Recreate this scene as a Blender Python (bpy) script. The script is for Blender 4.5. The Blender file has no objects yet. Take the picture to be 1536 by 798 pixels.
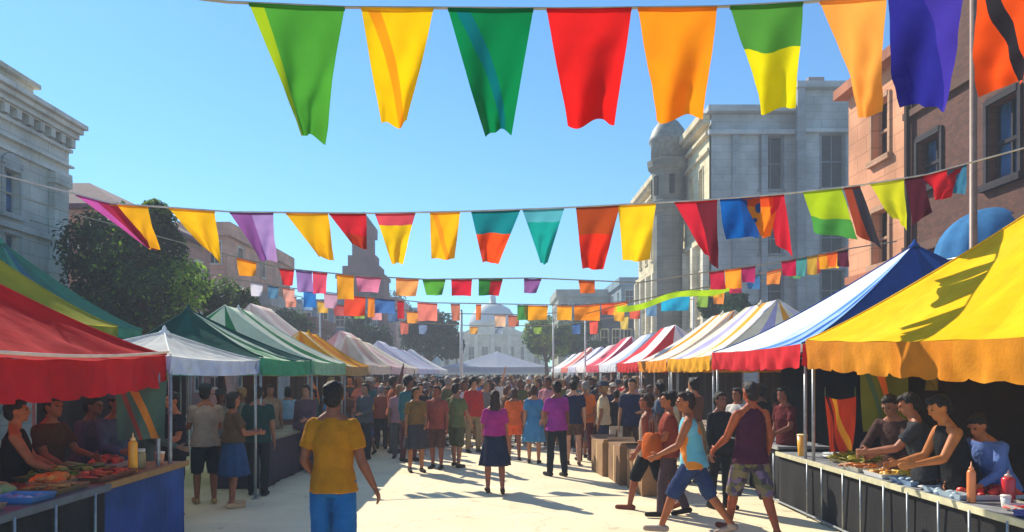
import bpy, bmesh, math, random
import numpy as np
from mathutils import Vector, Matrix, noise
R = math.radians
sc = bpy.context.scene
COL = sc.collection
rnd = random.Random(11)
F = 1100.0; CX = 745.0; HY = 560.0; EYE = 1.9
def at(px, py, Y):                      # picture measure at depth Y -> point in the place
    return Vector(((px-CX)/F*Y, Y, EYE-(py-HY)/F*Y))
def lin(c):
    if isinstance(c, str):
        c = [int(c[i:i+2], 16)/255 for i in (0, 2, 4)]
    return tuple((x/12.92 if x <= .04045 else ((x+.055)/1.055)**2.4) for x in c)

# ---------------------------------------------------------------- materials
MATS = {}
def mat(name, col, rough=.8, nscale=6, namt=.12, bump=0, bscale=40, trans=0, metal=0, spec=.35, col2=None, dirt=0):
    if name in MATS: return MATS[name]
    m = bpy.data.materials.new(name); m.use_nodes = True
    nt = m.node_tree; N = nt.nodes; L = nt.links
    b = N['Principled BSDF']; out = N['Material Output']
    c = lin(col)
    b.inputs['Roughness'].default_value = rough; b.inputs['Metallic'].default_value = metal
    b.inputs['Specular IOR Level'].default_value = spec
    tc = N.new('ShaderNodeTexCoord')
    nz = N.new('ShaderNodeTexNoise'); nz.inputs['Scale'].default_value = nscale; nz.inputs['Detail'].default_value = 6
    L.new(tc.outputs['Object'], nz.inputs['Vector'])
    mx = N.new('ShaderNodeMix'); mx.data_type = 'RGBA'
    lo = tuple(x*(1-namt*1.6) for x in c); hi = tuple(min(1, x*(1+namt)) for x in c)
    if col2: lo = lin(col2)
    mx.inputs['A'].default_value = (*lo, 1); mx.inputs['B'].default_value = (*hi, 1)
    rp = N.new('ShaderNodeMapRange'); rp.inputs['From Min'].default_value = .35; rp.inputs['From Max'].default_value = .65
    L.new(nz.outputs['Fac'], rp.inputs['Value']); L.new(rp.outputs['Result'], mx.inputs['Factor'])
    L.new(mx.outputs['Result'], b.inputs['Base Color'])
    if bump:
        n2 = N.new('ShaderNodeTexNoise'); n2.inputs['Scale'].default_value = bscale; n2.inputs['Detail'].default_value = 5
        L.new(tc.outputs['Object'], n2.inputs['Vector'])
        bp = N.new('ShaderNodeBump'); bp.inputs['Strength'].default_value = bump; bp.inputs['Distance'].default_value = .02
        L.new(n2.outputs['Fac'], bp.inputs['Height']); L.new(bp.outputs['Normal'], b.inputs['Normal'])
    if trans:
        t = N.new('ShaderNodeBsdfTranslucent'); L.new(mx.outputs['Result'], t.inputs['Color'])
        ms = N.new('ShaderNodeMixShader'); ms.inputs['Fac'].default_value = trans
        L.new(b.outputs['BSDF'], ms.inputs[1]); L.new(t.outputs['BSDF'], ms.inputs[2])
        L.new(ms.outputs['Shader'], out.inputs['Surface'])
    MATS[name] = m
    return m
def cloth(c):  return mat('cloth_'+c, c, .9, 5, .08, .35, 30, trans=.12, spec=.15)
def roofc_(c, tr): return mat('canopy_%s_%d' % (c, tr*100), c, .9, 4, .06, .5, 9, trans=tr, spec=.08)
def wear(c):   return mat('wear_'+c, c, .9, 9, .08, .7, 26, spec=.12)
def skin(c):   return mat('skin_'+c, c, .55, 14, .1, .1, 60, spec=.35)
def hairm(c):  return mat('hair_'+c, c, .6, 40, .3, .8, 60, spec=.3)
def flagm(c):  return mat('flag_'+c, c, .85, 3, .07, .25, 18, trans=.5, spec=.1)
def patm(cols, kind, trans=.5, name='pattern'):
    c = cols if len(cols) > 1 else cols*2
    key = f"{name}_{'_'.join(c)}_{kind}"
    if key in MATS: return MATS[key]
    m = mat(key, c[0], .85, 3, .07, .5, 14, trans=trans, spec=.1); nt = m.node_tree; N = nt.nodes; L = nt.links
    mx = next(n for n in N if n.type == 'MIX'); nz = next(n for n in N if n.type == 'TEX_NOISE')
    uv = N.new('ShaderNodeUVMap'); sx = N.new('ShaderNodeSeparateXYZ'); L.new(uv.outputs[0], sx.inputs[0])
    def M(op, a, b=None):
        n = N.new('ShaderNodeMath'); n.operation = op
        for i, v in enumerate((a, b)):
            if v is None: continue
            if isinstance(v, (int, float)): n.inputs[i].default_value = v
            else: L.new(v, n.inputs[i])
        return n.outputs[0]
    u, t = sx.outputs['X'], sx.outputs['Y']
    wob = M('MULTIPLY', M('SUBTRACT', nz.outputs['Fac'], .5), .12)
    t = M('ADD', t, wob)
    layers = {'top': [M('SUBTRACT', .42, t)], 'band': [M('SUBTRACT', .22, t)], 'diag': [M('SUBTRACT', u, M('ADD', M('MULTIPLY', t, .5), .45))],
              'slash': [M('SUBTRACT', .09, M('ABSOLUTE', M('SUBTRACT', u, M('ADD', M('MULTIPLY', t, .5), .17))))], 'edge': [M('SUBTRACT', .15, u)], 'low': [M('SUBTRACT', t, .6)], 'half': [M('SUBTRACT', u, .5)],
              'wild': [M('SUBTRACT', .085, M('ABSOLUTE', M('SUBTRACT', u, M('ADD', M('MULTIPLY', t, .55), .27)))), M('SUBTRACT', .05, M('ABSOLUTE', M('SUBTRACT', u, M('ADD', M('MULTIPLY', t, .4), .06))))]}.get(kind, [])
    cur = mx.outputs['Result']; targets = [l.to_socket for l in list(cur.links)]
    for i, d in enumerate(layers):
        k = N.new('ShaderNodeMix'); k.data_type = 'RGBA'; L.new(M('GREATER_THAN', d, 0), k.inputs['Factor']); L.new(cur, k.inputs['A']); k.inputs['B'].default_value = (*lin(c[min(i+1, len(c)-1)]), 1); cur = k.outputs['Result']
    for sct in targets: L.new(cur, sct)
    return m
def uvgrid(o, rows, cols):
    me = o.data; uvl = me.uv_layers.new(name='UVMap')
    for lp_ in me.loops:
        v = lp_.vertex_index; uvl.data[lp_.index].uv = ((v % (cols+1))/cols, (v//(cols+1))/rows)
def wallm(c):
    if 'wall_'+c in MATS: return MATS['wall_'+c]
    m = mat('wall_'+c, c, .9, .8, .16, .4, 12, spec=.2); nt = m.node_tree; N = nt.nodes; L = nt.links
    mx = next(n for n in N if n.type == 'MIX'); tc = next(n for n in N if n.type == 'TEX_COORD')
    sx = N.new('ShaderNodeSeparateXYZ'); cb = N.new('ShaderNodeCombineXYZ'); ad = N.new('ShaderNodeMath')
    L.new(tc.outputs['Object'], sx.inputs[0]); L.new(sx.outputs['X'], ad.inputs[0]); L.new(sx.outputs['Y'], ad.inputs[1]); L.new(ad.outputs[0], cb.inputs['X']); L.new(sx.outputs['Z'], cb.inputs['Y'])
    br = N.new('ShaderNodeTexBrick'); br.inputs['Scale'].default_value = 1; br.inputs['Brick Width'].default_value = .9; br.inputs['Row Height'].default_value = .42; br.inputs['Mortar Size'].default_value = .014
    br.inputs['Color1'].default_value = (1, 1, 1, 1); br.inputs['Color2'].default_value = (.9, .9, .89, 1); br.inputs['Mortar'].default_value = (.68, .67, .66, 1)
    L.new(cb.outputs[0], br.inputs['Vector'])
    k = N.new('ShaderNodeMix'); k.data_type = 'RGBA'; k.blend_type = 'MULTIPLY'; k.inputs['Factor'].default_value = 1
    tg = [l.to_socket for l in list(mx.outputs['Result'].links)]
    L.new(mx.outputs['Result'], k.inputs['A']); L.new(br.outputs['Color'], k.inputs['B'])
    for t in tg: L.new(k.outputs['Result'], t)
    return m
METAL = mat('metal_pale', '9fa4a6', .45, 20, .1, .1, metal=.6)
MWHITE = mat('metal_white', 'd8d8d0', .5, 20, .06, .05)
DARK = mat('dark_recess', '1c1d20', .9)
GLASS = mat('window_glass', '23282c', .35, 2, .4, 0, metal=0, spec=.3)
GLASSB = mat('window_glass_blue', '3f6f9c', .15, 2, .4, 0, spec=.8)

# ---------------------------------------------------------------- mesh helpers
def link(name, me, mats, parent=None, smooth=False, loc=None):
    o = bpy.data.objects.new(name, me); COL.objects.link(o)
    if not isinstance(mats, (list, tuple)): mats = [mats]
    if len(me.materials) == 0:
        for m in mats: me.materials.append(m)
    if parent: o.parent = parent
    if loc is not None: o.location = loc
    if smooth: me.shade_smooth()
    return o
def fin(name, bm, mats, parent=None, smooth=False, loc=None, recalc=True):
    if recalc: bmesh.ops.recalc_face_normals(bm, faces=bm.faces[:])
    me = bpy.data.meshes.new(name); bm.to_mesh(me); bm.free()
    return link(name, me, mats, parent, smooth, loc)
def tag(o, label=None, cat=None, group=None, kind=None):
    if label: o['label'] = label
    if cat: o['category'] = cat
    if group: o['group'] = group
    if kind: o['kind'] = kind
    return o
def empty(name, loc, label, cat, group=None, rz=0):
    o = bpy.data.objects.new(name, None); COL.objects.link(o)
    o.location = loc; o.rotation_euler.z = rz; o.empty_display_size = .1
    return tag(o, label, cat, group)
def NB(): return bmesh.new()
def box(bm, lo, hi, mi=0, bev=0):
    x0, y0, z0 = lo; x1, y1, z1 = hi
    v = [bm.verts.new(p) for p in ((x0,y0,z0),(x1,y0,z0),(x1,y1,z0),(x0,y1,z0),(x0,y0,z1),(x1,y0,z1),(x1,y1,z1),(x0,y1,z1))]
    fs = []
    for q in ((3,2,1,0),(4,5,6,7),(0,1,5,4),(1,2,6,5),(2,3,7,6),(3,0,4,7)):
        f = bm.faces.new([v[i] for i in q]); f.material_index = mi; fs.append(f)
    if bev:
        es = list({e for f in fs for e in f.edges})
        bmesh.ops.bevel(bm, geom=es, offset=bev, segments=2, affect='EDGES')
def loft(bm, rings, mi=0, cap=True, closed=True):
    rv = [[bm.verts.new(p) for p in r] for r in rings]
    n = len(rings[0])
    for a, b in zip(rv[:-1], rv[1:]):
        for i in range(n if closed else n-1):
            j = (i+1) % n
            f = bm.faces.new((a[i], a[j], b[j], b[i])); f.material_index = mi
    if cap and closed:
        f = bm.faces.new(rv[0][::-1]); f.material_index = mi
        f = bm.faces.new(rv[-1]); f.material_index = mi
def ring(c, rx, ry, n=20, rot=None):
    out = []
    for i in range(n):
        a = 2*math.pi*i/n; p = Vector((rx*math.cos(a), ry*math.sin(a), 0))
        if rot: p = rot @ p
        out.append(Vector(c)+p)
    return out
def tube(bm, pts, r, n=8, mi=0):
    pts = [Vector(p) for p in pts]; rings = []
    for i, p in enumerate(pts):
        d = (pts[min(i+1, len(pts)-1)]-pts[max(i-1, 0)]).normalized()
        q = d.to_track_quat('Z', 'Y').to_matrix()
        rr = r[i] if isinstance(r, (list, tuple)) else r
        rings.append(ring(p, rr, rr, n, q))
    loft(bm, rings, mi)
def lathe(bm, c, prof, n=20, mi=0):
    loft(bm, [ring((c[0], c[1], c[2]+z), max(r, .0005), max(r, .0005), n) for r, z in prof], mi)

# ================================================================= PEOPLE
def ell(bm, c, r, M=None, sub=3):
    T = Matrix.Translation(Vector(c)) @ Matrix.Diagonal((*r, 1))
    if M: T = M @ T
    bmesh.ops.create_icosphere(bm, subdivisions=sub, radius=1, matrix=T)
def limb(bm, a, b, ra, rb, flat=False, mid=None):
    a = Vector(a); b = Vector(b); d = (b-a).normalized(); q = d.to_track_quat('Z', 'Y').to_matrix()
    prof = [(0, ra), (1, rb)] if mid is None else [(0, ra), (mid[0]*.5, (ra+mid[1])/2+.002), (mid[0], mid[1]), (min(.95, mid[0]+.35), (mid[1]+rb)/2), (1, rb)]
    loft(bm, [ring(a+(b-a)*t, r, r, 18, q) for t, r in prof])
    ell(bm, a, (ra*.995,)*3, sub=2)
    if not flat: ell(bm, b, (rb*.995,)*3, sub=2)
def remesh(bm, vox, sm=3, disp=0, seed=0, dscale=6):
    me = bpy.data.meshes.new('tmp'); bm.to_mesh(me); bm.free()
    o = bpy.data.objects.new('tmp', me); COL.objects.link(o)
    m = o.modifiers.new('r', 'REMESH'); m.mode = 'VOXEL'; m.voxel_size = vox; m.adaptivity = 0
    if sm:
        s = o.modifiers.new('s', 'SMOOTH'); s.factor = .5; s.iterations = sm
    dg = bpy.context.evaluated_depsgraph_get(); dg.update()
    res = bpy.data.meshes.new_from_object(o.evaluated_get(dg))
    bpy.data.objects.remove(o); bpy.data.meshes.remove(me)
    if disp:
        off = Vector((seed*3.1, seed*1.7, seed*.9))
        ns = [v.normal.copy() for v in res.vertices]
        for v, nn in zip(res.vertices, ns):
            p = v.co*dscale+off
            k = noise.noise(Vector((p.x+p.z*.6, p.y, p.z*.55)))*.75+noise.noise(p*2.3)*.35
            v.co += nn*disp*k
    res.materials.clear()
    res.shade_smooth()
    return res
def dirv(fwd, out, side):
    f, o = R(fwd), R(out)
    return Vector((side*math.sin(o), math.sin(f)*math.cos(o), -math.cos(f)*math.cos(o)))
DEFAULT = dict(lean=0, yaw=0, nod=0, armL=(0, 9, 12, 5), armR=(0, 9, 12, 5), legL=(4, 0), legR=(-4, -6),
               top='tee', bottom='shorts', hair='short', hat=None, wide=1.0, female=False, shoes=True)
def person_meshes(sp, vox=.008, cvox=None, fingers=True, seed=0):
    s = dict(DEFAULT); s.update(sp); W = s['wide']; cv = cvox or vox*1.25
    fem = s['female']
    J = {}
    pel = Vector((0, 0, .95))
    lean = Matrix.Translation(pel) @ Matrix.Rotation(-R(s['lean']), 4, 'X') @ Matrix.Translation(-pel)
    up = lambda x, y, z: lean @ Vector((x, y, z))
    sw = (.150 if fem else .172)*W
    neck = up(0, -.01, 1.46); headc = up(0, .012, 1.625)
    HM = Matrix.Translation(headc) @ Matrix.Rotation(R(s['yaw']), 4, 'Z') @ Matrix.Rotation(-R(s['nod']+s['lean']*.4), 4, 'X')
    for k, sd in (('L', -1), ('R', 1)):
        a = s['arm'+k]; l = s['leg'+k]
        sh = up(sd*sw, -.005, 1.385); el = sh+dirv(a[0], a[1], sd)*.285; fd = dirv(a[2], a[3], sd); wr = el+fd*.25
        hp = Vector((sd*.09, 0, .93)); kn = hp+dirv(l[0], 2.5, sd)*.42; an = kn+dirv(l[1], 0, sd)*.41
        pitch = max(0, -l[1])*.75
        toe = Vector((sd*.02, math.cos(R(pitch))*.17, -math.sin(R(pitch))*.17))
        J[k] = dict(sh=sh, el=el, wr=wr, fd=fd, hp=hp, kn=kn, an=an, toe=an+Vector((0, 0, -.05))+toe, heel=an+Vector((0, -.045, -.045)))
    zmin = min(min(J[k]['toe'].z-.025, J[k]['heel'].z-.03) for k in 'LR')
    out = {}
    # ---- body: one continuous skin surface
    bm = NB()
    ell(bm, (0, 0, .94), (.158*(1.05 if fem else W), .108, .12)); ell(bm, (-.07, -.04, .90), (.08, .085, .09)); ell(bm, (.07, -.04, .90), (.08, .085, .09))
    ell(bm, (0, 0, 1.10), (.132*W*(.92 if fem else 1), .098, .15), lean); ell(bm, (0, 0, 1.27), (.158*W*(.93 if fem else 1), .112, .17), lean)
    if fem:
        for x in (-.07, .07): ell(bm, (x, .075, 1.26), (.06, .055, .06), lean)
    for sd in (-1, 1): limb(bm, up(0, 0, 1.40), up(sd*sw*.95, 0, 1.383), .06, .05)
    limb(bm, up(0, -.015, 1.40), headc+Vector((0, -.01, -.04)), .062, .05)
    limb(bm, up(-.09, -.012, 1.42), neck+Vector((0, 0, .02)), .045, .05); limb(bm, up(.09, -.012, 1.42), neck+Vector((0, 0, .02)), .045, .05)
    ell(bm, (0, -.012, .012), (.074, .093, .105), HM); ell(bm, (0, .022, -.045), (.056, .066, .07), HM)
    ell(bm, (0, .07, -.088), (.022, .018, .016), HM)
    if vox < .011:
        ell(bm, (0, .092, -.018), (.011, .022, .022), HM, 2); ell(bm, (0, .088, .012), (.008, .012, .03), HM, 2)
        ell(bm, (0, .082, -.058), (.024, .014, .007), HM, 2); ell(bm, (0, .08, -.068), (.02, .013, .007), HM, 2)
        for x in (-1, 1):
            ell(bm, (x*.075, -.012, -.008), (.011, .022, .032), HM, 2); ell(bm, (x*.032, .073, .03), (.026, .012, .008), HM, 2)
    for k, sd in (('L', -1), ('R', 1)):
        j = J[k]
        q = .9 if fem else 1
        limb(bm, j['sh'], j['el'], .052*q, .038*q, mid=(.4, .048*q)); limb(bm, j['el'], j['wr'], .039*q, .025*q, mid=(.28, .041*q))
        limb(bm, j['hp'], j['kn'], .083, .052, mid=(.35, .078)); limb(bm, j['kn'], j['an'], .05, .034, mid=(.3, .055))
        ell(bm, j['kn']+Vector((0, .012, 0)), (.046, .046, .05))
        limb(bm, j['heel'], j['toe'], .034, .026); limb(bm, j['an'], j['heel'], .035, .032)
        # hand
        fd = j['fd']; n = Vector((-sd, 0, 0)); n = (n-fd*n.dot(fd)).normalized(); w = fd.cross(n).normalized()
        if w.y < 0: w = -w
        wr = j['wr']; pc = wr+fd*.045
        Mh = Matrix((w, fd, n)).transposed().to_4x4(); Mh = Matrix.Translation(pc) @ Mh
        ell(bm, (0, 0, 0), (.036, .052, .016), Mh)
        if fingers:
            for i, (o, ln) in enumerate(((-.027, .06), (-.009, .072), (.009, .077), (.027, .07))):
                p0 = pc+w*o+fd*.035; p1 = p0+(fd*.9+n*.28+w*o*3).normalized()*ln*.55; p2 = p1+(fd*.65+n*.7).normalized()*ln*.5
                limb(bm, p0, p1, .0095, .009); limb(bm, p1, p2, .009, .0075)
            t0 = wr+fd*.02+w*.022; t1 = t0+(fd*.6+w*.7+n*.25).normalized()*.045; t2 = t1+(fd*.9+w*.15+n*.35).normalized()*.035
            limb(bm, t0, t1, .014, .011); limb(bm, t1, t2, .011, .0085)
        else:
            limb(bm, pc+fd*.03, pc+(fd+n*.3).normalized()*.11, .02, .014)
    out['body'] = remesh(bm, vox, 2)
    # ---- upper clothing
    loose = 1.0
    def tor(z, rx, ry, y=0): return [lean @ p for p in ring((0, y, z), rx*W, ry, 28)]
    top = s['top']
    if top:
        bm = NB(); fl = 1.04 if 'skirt' in (s['bottom'] or '') else .90
        g = .0 if top == 'tank' else .014
        fx = .95 if fem else 1
        if top == 'dress':
            loft(bm, [tor(.90, .185, .15), tor(1.08, .15, .118), tor(1.25, .168, .135, .005), tor(1.38, .165, .11), tor(1.42, .12, .08)])
        else:
            loft(bm, [tor(fl-.05, .212*fx, .172), tor(fl+.05, .196*fx, .158), tor(fl+.15, .172*fx, .134), tor(1.25, (.168+g)*fx, .136, .004), tor(1.34, (.165+g)*fx, .116), tor(1.40, .125*fx, .09), tor(1.452, .075, .066)])
        if fem:
            for x in (-.07, .07): ell(bm, (x, .075, 1.26), (.07, .068, .07), lean)
        if top in ('tee', 'long', 'open', 'crop', 'dress'):
            for sd in (-1, 1): limb(bm, up(0, 0, 1.395), up(sd*sw*.9, 0, 1.38), .07, .064)
            for k in 'LR':
                j = J[k]
                if top == 'long':
                    limb(bm, j['sh'], j['el'], .068, .052); limb(bm, j['el'], j['el']+(j['wr']-j['el'])*.93, .052, .036, flat=True)
                else:
                    limb(bm, j['sh'], j['sh']+(j['el']-j['sh'])*.68, .063, .067, flat=True)
        else:
            for x in (-.11, .11): limb(bm, up(x*W*.85, .01, 1.35), up(x*W*.75, -.01, 1.425), .05, .036)
        out['shirt' if top != 'dress' else 'bodice'] = remesh(bm, cv, 1, .015, seed, 7)
    # ---- lower clothing
    bt = s['bottom']
    if bt in ('shorts', 'trousers', 'longshorts'):
        bm = NB()
        loft(bm, [ring((0, -.005, z), rx, ry, 26) for z, rx, ry in ((.82, .15, .115), (.88, .172, .135), (.95, .165, .128), (1.0, .148, .115))])
        for k, sd in (('L', -1), ('R', 1)):
            j = J[k]
            if bt == 'trousers':
                limb(bm, j['hp'], j['kn'], .098, .07); limb(bm, j['kn'], j['an']+Vector((0, 0, -.015)), .07, .058, flat=True)
            else:
                e = {'shorts': .72, 'longshorts': 1.0}[bt]
                limb(bm, j['hp'], j['hp']+(j['kn']-j['hp'])*e, .102, .094, flat=True)
                if bt == 'longshorts': limb(bm, j['kn'], j['kn']+(j['an']-j['kn'])*.12, .088, .088, flat=True)
        out[{'trousers': 'trousers'}.get(bt, 'shorts')] = remesh(bm, cv, 1, .013, seed+5, 8)
    elif bt in ('skirt', 'longskirt'):
        bm = NB(); zb = .50 if bt == 'skirt' else .28; rings = []; n = 60
        ph = rnd.uniform(0, 6)
        lx = .5*(J['L']['kn'].y+J['R']['kn'].y); spread = abs(J['L']['kn'].y-J['R']['kn'].y)*.5
        for t in np.linspace(0, 1, 12):
            z = 1.04+(zb-1.04)*t; rx = .148+.115*t**.7; ry = .122+(.085+spread*.6)*t**.7; pts = []
            for i in range(n):
                a = 2*math.pi*i/n; k = 1+.07*t*math.sin(9*a+ph)+.03*t*math.sin(17*a)
                pts.append((rx*k*math.cos(a), lx*t*.8+ry*k*math.sin(a), z))
            rings.append(pts)
        loft(bm, rings, cap=True); bmesh.ops.recalc_face_normals(bm, faces=bm.faces[:])
        me = bpy.data.meshes.new('skirt'); bm.to_mesh(me); bm.free(); me.shade_smooth(); out['skirt'] = me
    if s['shoes']:
        for k in 'LR':
            j = J[k]; bm = NB()
            limb(bm, j['heel']+Vector((0, -.004, .005)), j['toe']+Vector((0, .012, .004)), .041, .034); limb(bm, j['an']+Vector((0, 0, -.02)), j['heel']+Vector((0, .02, 0)), .041, .04)
            out['shoe'+k] = remesh(bm, max(.009, vox), 2)
    # ---- hair
    hr = s['hair']
    if hr:
        bm = NB()
        ell(bm, (0, -.03, .032), (.084, .092, .094), HM)
        ell(bm, (0, -.055, -.02), (.074, .062, .08), HM)
        ell(bm, (0, .03, .085), (.06, .05, .035), HM)
        if hr in ('long', 'bob'):
            zb = -.27 if hr == 'long' else -.13
            pts = [(.078, .05, 0), (.088, .052, -.08), (.085, .045, (zb-.08)/2), (.06, .035, zb)]
            loft(bm, [[HM @ Vector((rx*math.cos(a), -.06+ry*math.sin(a), z)) for a in np.linspace(0, 2*math.pi, 20, endpoint=False)] for rx, ry, z in pts])
        if hr == 'bun': ell(bm, (0, -.11, .085), (.042, .042, .042), HM)
        if hr == 'curly': ell(bm, (0, -.03, .04), (.112, .108, .115), HM)
        out['hair'] = remesh(bm, max(.009, vox), 1, .012 if hr != 'curly' else .02, seed+9, 22)
    if s['hat']:
        bm = NB()
        rings = [[HM @ Vector((rx*math.cos(a), -.015+ry*math.sin(a), z)) for a in np.linspace(0, 2*math.pi, 28, endpoint=False)]
                 for rx, ry, z in (((.085, .105, .05), (.16, .175, .045), (.162, .177, .052), (.09, .108, .062), (.086, .1, .12), (.06, .075, .145), (.01, .01, .15)) if s['hat'] == 'brim'
                                   else ((.084, .106, .045), (.088, .11, .047), (.09, .108, .085), (.075, .09, .125), (.01, .01, .148)))]
        loft(bm, rings)
        if s['hat'] == 'cap':
            loft(bm, [[HM @ Vector((x, .06+yy*(1-(x/.08)**2*.45), z+.005-yy*.1)) for x in np.linspace(-.072, .072, 9)] for yy, z in ((0, .05), (.11, .05), (.11, .058), (0, .066))], closed=False)
        me = bpy.data.meshes.new('hat'); bm.to_mesh(me); bm.free(); me.shade_smooth(); out['hat'] = me
    if vox < .0115:
        for sgn in (-1, 1):
            bm = NB(); ell(bm, (sgn*.031, .077, .012), (.013, .010, .008), HM, 2)
            me = bpy.data.meshes.new('eye'); bm.to_mesh(me); bm.free(); me.shade_smooth(); out['eye%d' % sgn] = me
    for me in out.values():
        for v in me.vertices: v.co.z -= zmin
    out['_J'] = J; out['_z'] = zmin
    return out
PARTNAME = {'shoeL': 'shoe', 'shoeR': 'shoe', 'eye-1': 'eye', 'eye1': 'eye', 'bodice': 'dress_top'}
EYEM = mat('eye_dark', '1a1410', .2)
def slot(o, m):
    if not o.data.materials: o.data.materials.append(m)
    o.material_slots[0].link = 'OBJECT'; o.material_slots[0].material = m
def place_person(ms, loc, yaw, label, skinc, topc, botc, hairc='1a1412', shoec='2a2524', hatc='d8ceb4', scale=1.0, group=None, details=True):
    body = bpy.data.objects.new('person', ms['body']); COL.objects.link(body)
    body.location = loc; body.rotation_euler.z = R(yaw); body.scale = (scale,)*3
    slot(body, skin(skinc)); tag(body, label, 'person', group)
    for k, me in ms.items():
        if k[0] == '_' or k == 'body': continue
        if not details and (k[:4] == 'shoe' or k[:3] == 'eye'): continue
        c = bpy.data.objects.new(PARTNAME.get(k, k), me); COL.objects.link(c); c.parent = body
        m = {'shirt': lambda: topc, 'bodice': lambda: topc, 'shorts': lambda: botc, 'trousers': lambda: botc, 'skirt': lambda: botc,
             'hair': lambda: hairc, 'hat': lambda: hatc}.get(k)
        if k == 'hair': mm = hairm(hairc)
        elif k[:4] == 'shoe': mm = wear(shoec)
        elif k[:3] == 'eye': mm = EYEM
        else:
            v = m(); mm = wear(v) if isinstance(v, str) else v
        slot(c, mm)
    return body
def P(px, Y, z=0): return ((px-CX)/F*Y, Y, z)
def hero(px, Y, yaw, label, sp, skinc, topc, botc, H=1.75, vox=.008, z=0, **kw):
    ms = person_meshes(sp, vox, seed=int(px) % 37)
    return place_person(ms, P(px, Y, z), yaw, label, skinc, topc, botc, scale=H/1.75, **kw), ms

def pattern_mat(name, cols, scale=9):
    m = bpy.data.materials.new(name); m.use_nodes = True; N = m.node_tree.nodes; L = m.node_tree.links
    b = N['Principled BSDF']; b.inputs['Roughness'].default_value = .9
    tc = N.new('ShaderNodeTexCoord'); v = N.new('ShaderNodeTexVoronoi'); v.inputs['Scale'].default_value = scale
    r = N.new('ShaderNodeValToRGB'); r.color_ramp.interpolation = 'CONSTANT'
    while len(r.color_ramp.elements) < len(cols): r.color_ramp.elements.new(.5)
    for i, c in enumerate(cols):
        r.color_ramp.elements[i].position = i/len(cols); r.color_ramp.elements[i].color = (*lin(c), 1)
    sp = N.new('ShaderNodeSeparateColor')
    L.new(tc.outputs['Object'], v.inputs['Vector']); L.new(v.outputs['Color'], sp.inputs['Color']); L.new(sp.outputs['Red'], r.inputs['Fac'])
    L.new(r.outputs['Color'], b.inputs['Base Color'])
    return m
PRINT = pattern_mat('printed_cloth', ['4a3d57', '5b5a3c', '6e5a78', '3c2f3f', '7a6a4a'], 16)
PRINT2 = pattern_mat('printed_vest', ['5fa3b4', '5fa3b4', 'd27a1c', '3f8f92', '6fb0c0'], 5)

# ================================================================= SETTING
bm = NB()
bmesh.ops.create_grid(bm, x_segments=2, y_segments=2, size=500)
g = fin('ground', bm, mat('dusty_ground', '8f897a', .95, .3, .2), loc=(0, 200, 0)); tag(g, kind='structure')
m = mat('pale_paving', 'cabfa6', .9, .5, .05, .25, 50)
nt = m.node_tree; N = nt.nodes; L = nt.links; b = N['Principled BSDF']
tc = N.new('ShaderNodeTexCoord'); br = N.new('ShaderNodeTexBrick'); br.inputs['Scale'].default_value = 1
br.inputs['Color1'].default_value = (*lin('efdfb8'), 1); br.inputs['Color2'].default_value = (*lin('ecdbb3'), 1); br.inputs['Mortar'].default_value = (*lin('dfcea6'), 1)
br.inputs['Mortar Size'].default_value = .006; br.inputs['Brick Width'].default_value = 1.2; br.inputs['Row Height'].default_value = .6
L.new(tc.outputs['Object'], br.inputs['Vector'])
n3 = N.new('ShaderNodeTexNoise'); n3.inputs['Scale'].default_value = 1.1; n3.inputs['Detail'].default_value = 8
L.new(tc.outputs['Object'], n3.inputs['Vector'])
mr = N.new('ShaderNodeMapRange'); mr.inputs['From Min'].default_value = .3; mr.inputs['From Max'].default_value = .7; mr.inputs['To Min'].default_value = .86; mr.inputs['To Max'].default_value = 1.05
L.new(n3.outputs['Fac'], mr.inputs['Value'])
mm = N.new('ShaderNodeMix'); mm.data_type = 'RGBA'; mm.blend_type = 'MULTIPLY'; mm.inputs['Factor'].default_value = 1
n4 = N.new('ShaderNodeTexVoronoi'); n4.feature = 'DISTANCE_TO_EDGE'; n4.inputs['Scale'].default_value = .33
n5 = N.new('ShaderNodeTexNoise'); n5.inputs['Scale'].default_value = 2.2; n5.inputs['Detail'].default_value = 6
L.new(tc.outputs['Object'], n5.inputs['Vector'])
vm = N.new('ShaderNodeVectorMath'); vm.operation = 'MULTIPLY_ADD'; vm.inputs[1].default_value = (.7, .7, .7)
L.new(n5.outputs['Color'], vm.inputs[0]); L.new(tc.outputs['Object'], vm.inputs[2]); L.new(vm.outputs[0], n4.inputs['Vector'])
ck = N.new('ShaderNodeMapRange'); ck.inputs['From Min'].default_value = .0; ck.inputs['From Max'].default_value = .006; ck.inputs['To Min'].default_value = .72; ck.inputs['To Max'].default_value = 1
L.new(n4.outputs['Distance'], ck.inputs['Value'])
n6 = N.new('ShaderNodeTexNoise'); n6.inputs['Scale'].default_value = 3.5; n6.inputs['Detail'].default_value = 3; L.new(tc.outputs['Object'], n6.inputs['Vector'])
sp_ = N.new('ShaderNodeMapRange'); sp_.inputs['From Min'].default_value = .66; sp_.inputs['From Max'].default_value = .72; sp_.inputs['To Min'].default_value = 1; sp_.inputs['To Max'].default_value = .8
L.new(n6.outputs['Fac'], sp_.inputs['Value'])
m1 = N.new('ShaderNodeMath'); m1.operation = 'MULTIPLY'; L.new(mr.outputs['Result'], m1.inputs[0]); L.new(ck.outputs['Result'], m1.inputs[1])
m2 = N.new('ShaderNodeMath'); m2.operation = 'MULTIPLY'; L.new(m1.outputs[0], m2.inputs[0]); L.new(sp_.outputs['Result'], m2.inputs[1])
L.new(br.outputs['Color'], mm.inputs['A']); L.new(m2.outputs[0], mm.inputs['B']); L.new(mm.outputs['Result'], b.inputs['Base Color'])
bm = NB(); bmesh.ops.create_grid(bm, x_segments=2, y_segments=2, size=1)
for v in bm.verts: v.co.x *= 13; v.co.y *= 80
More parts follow.
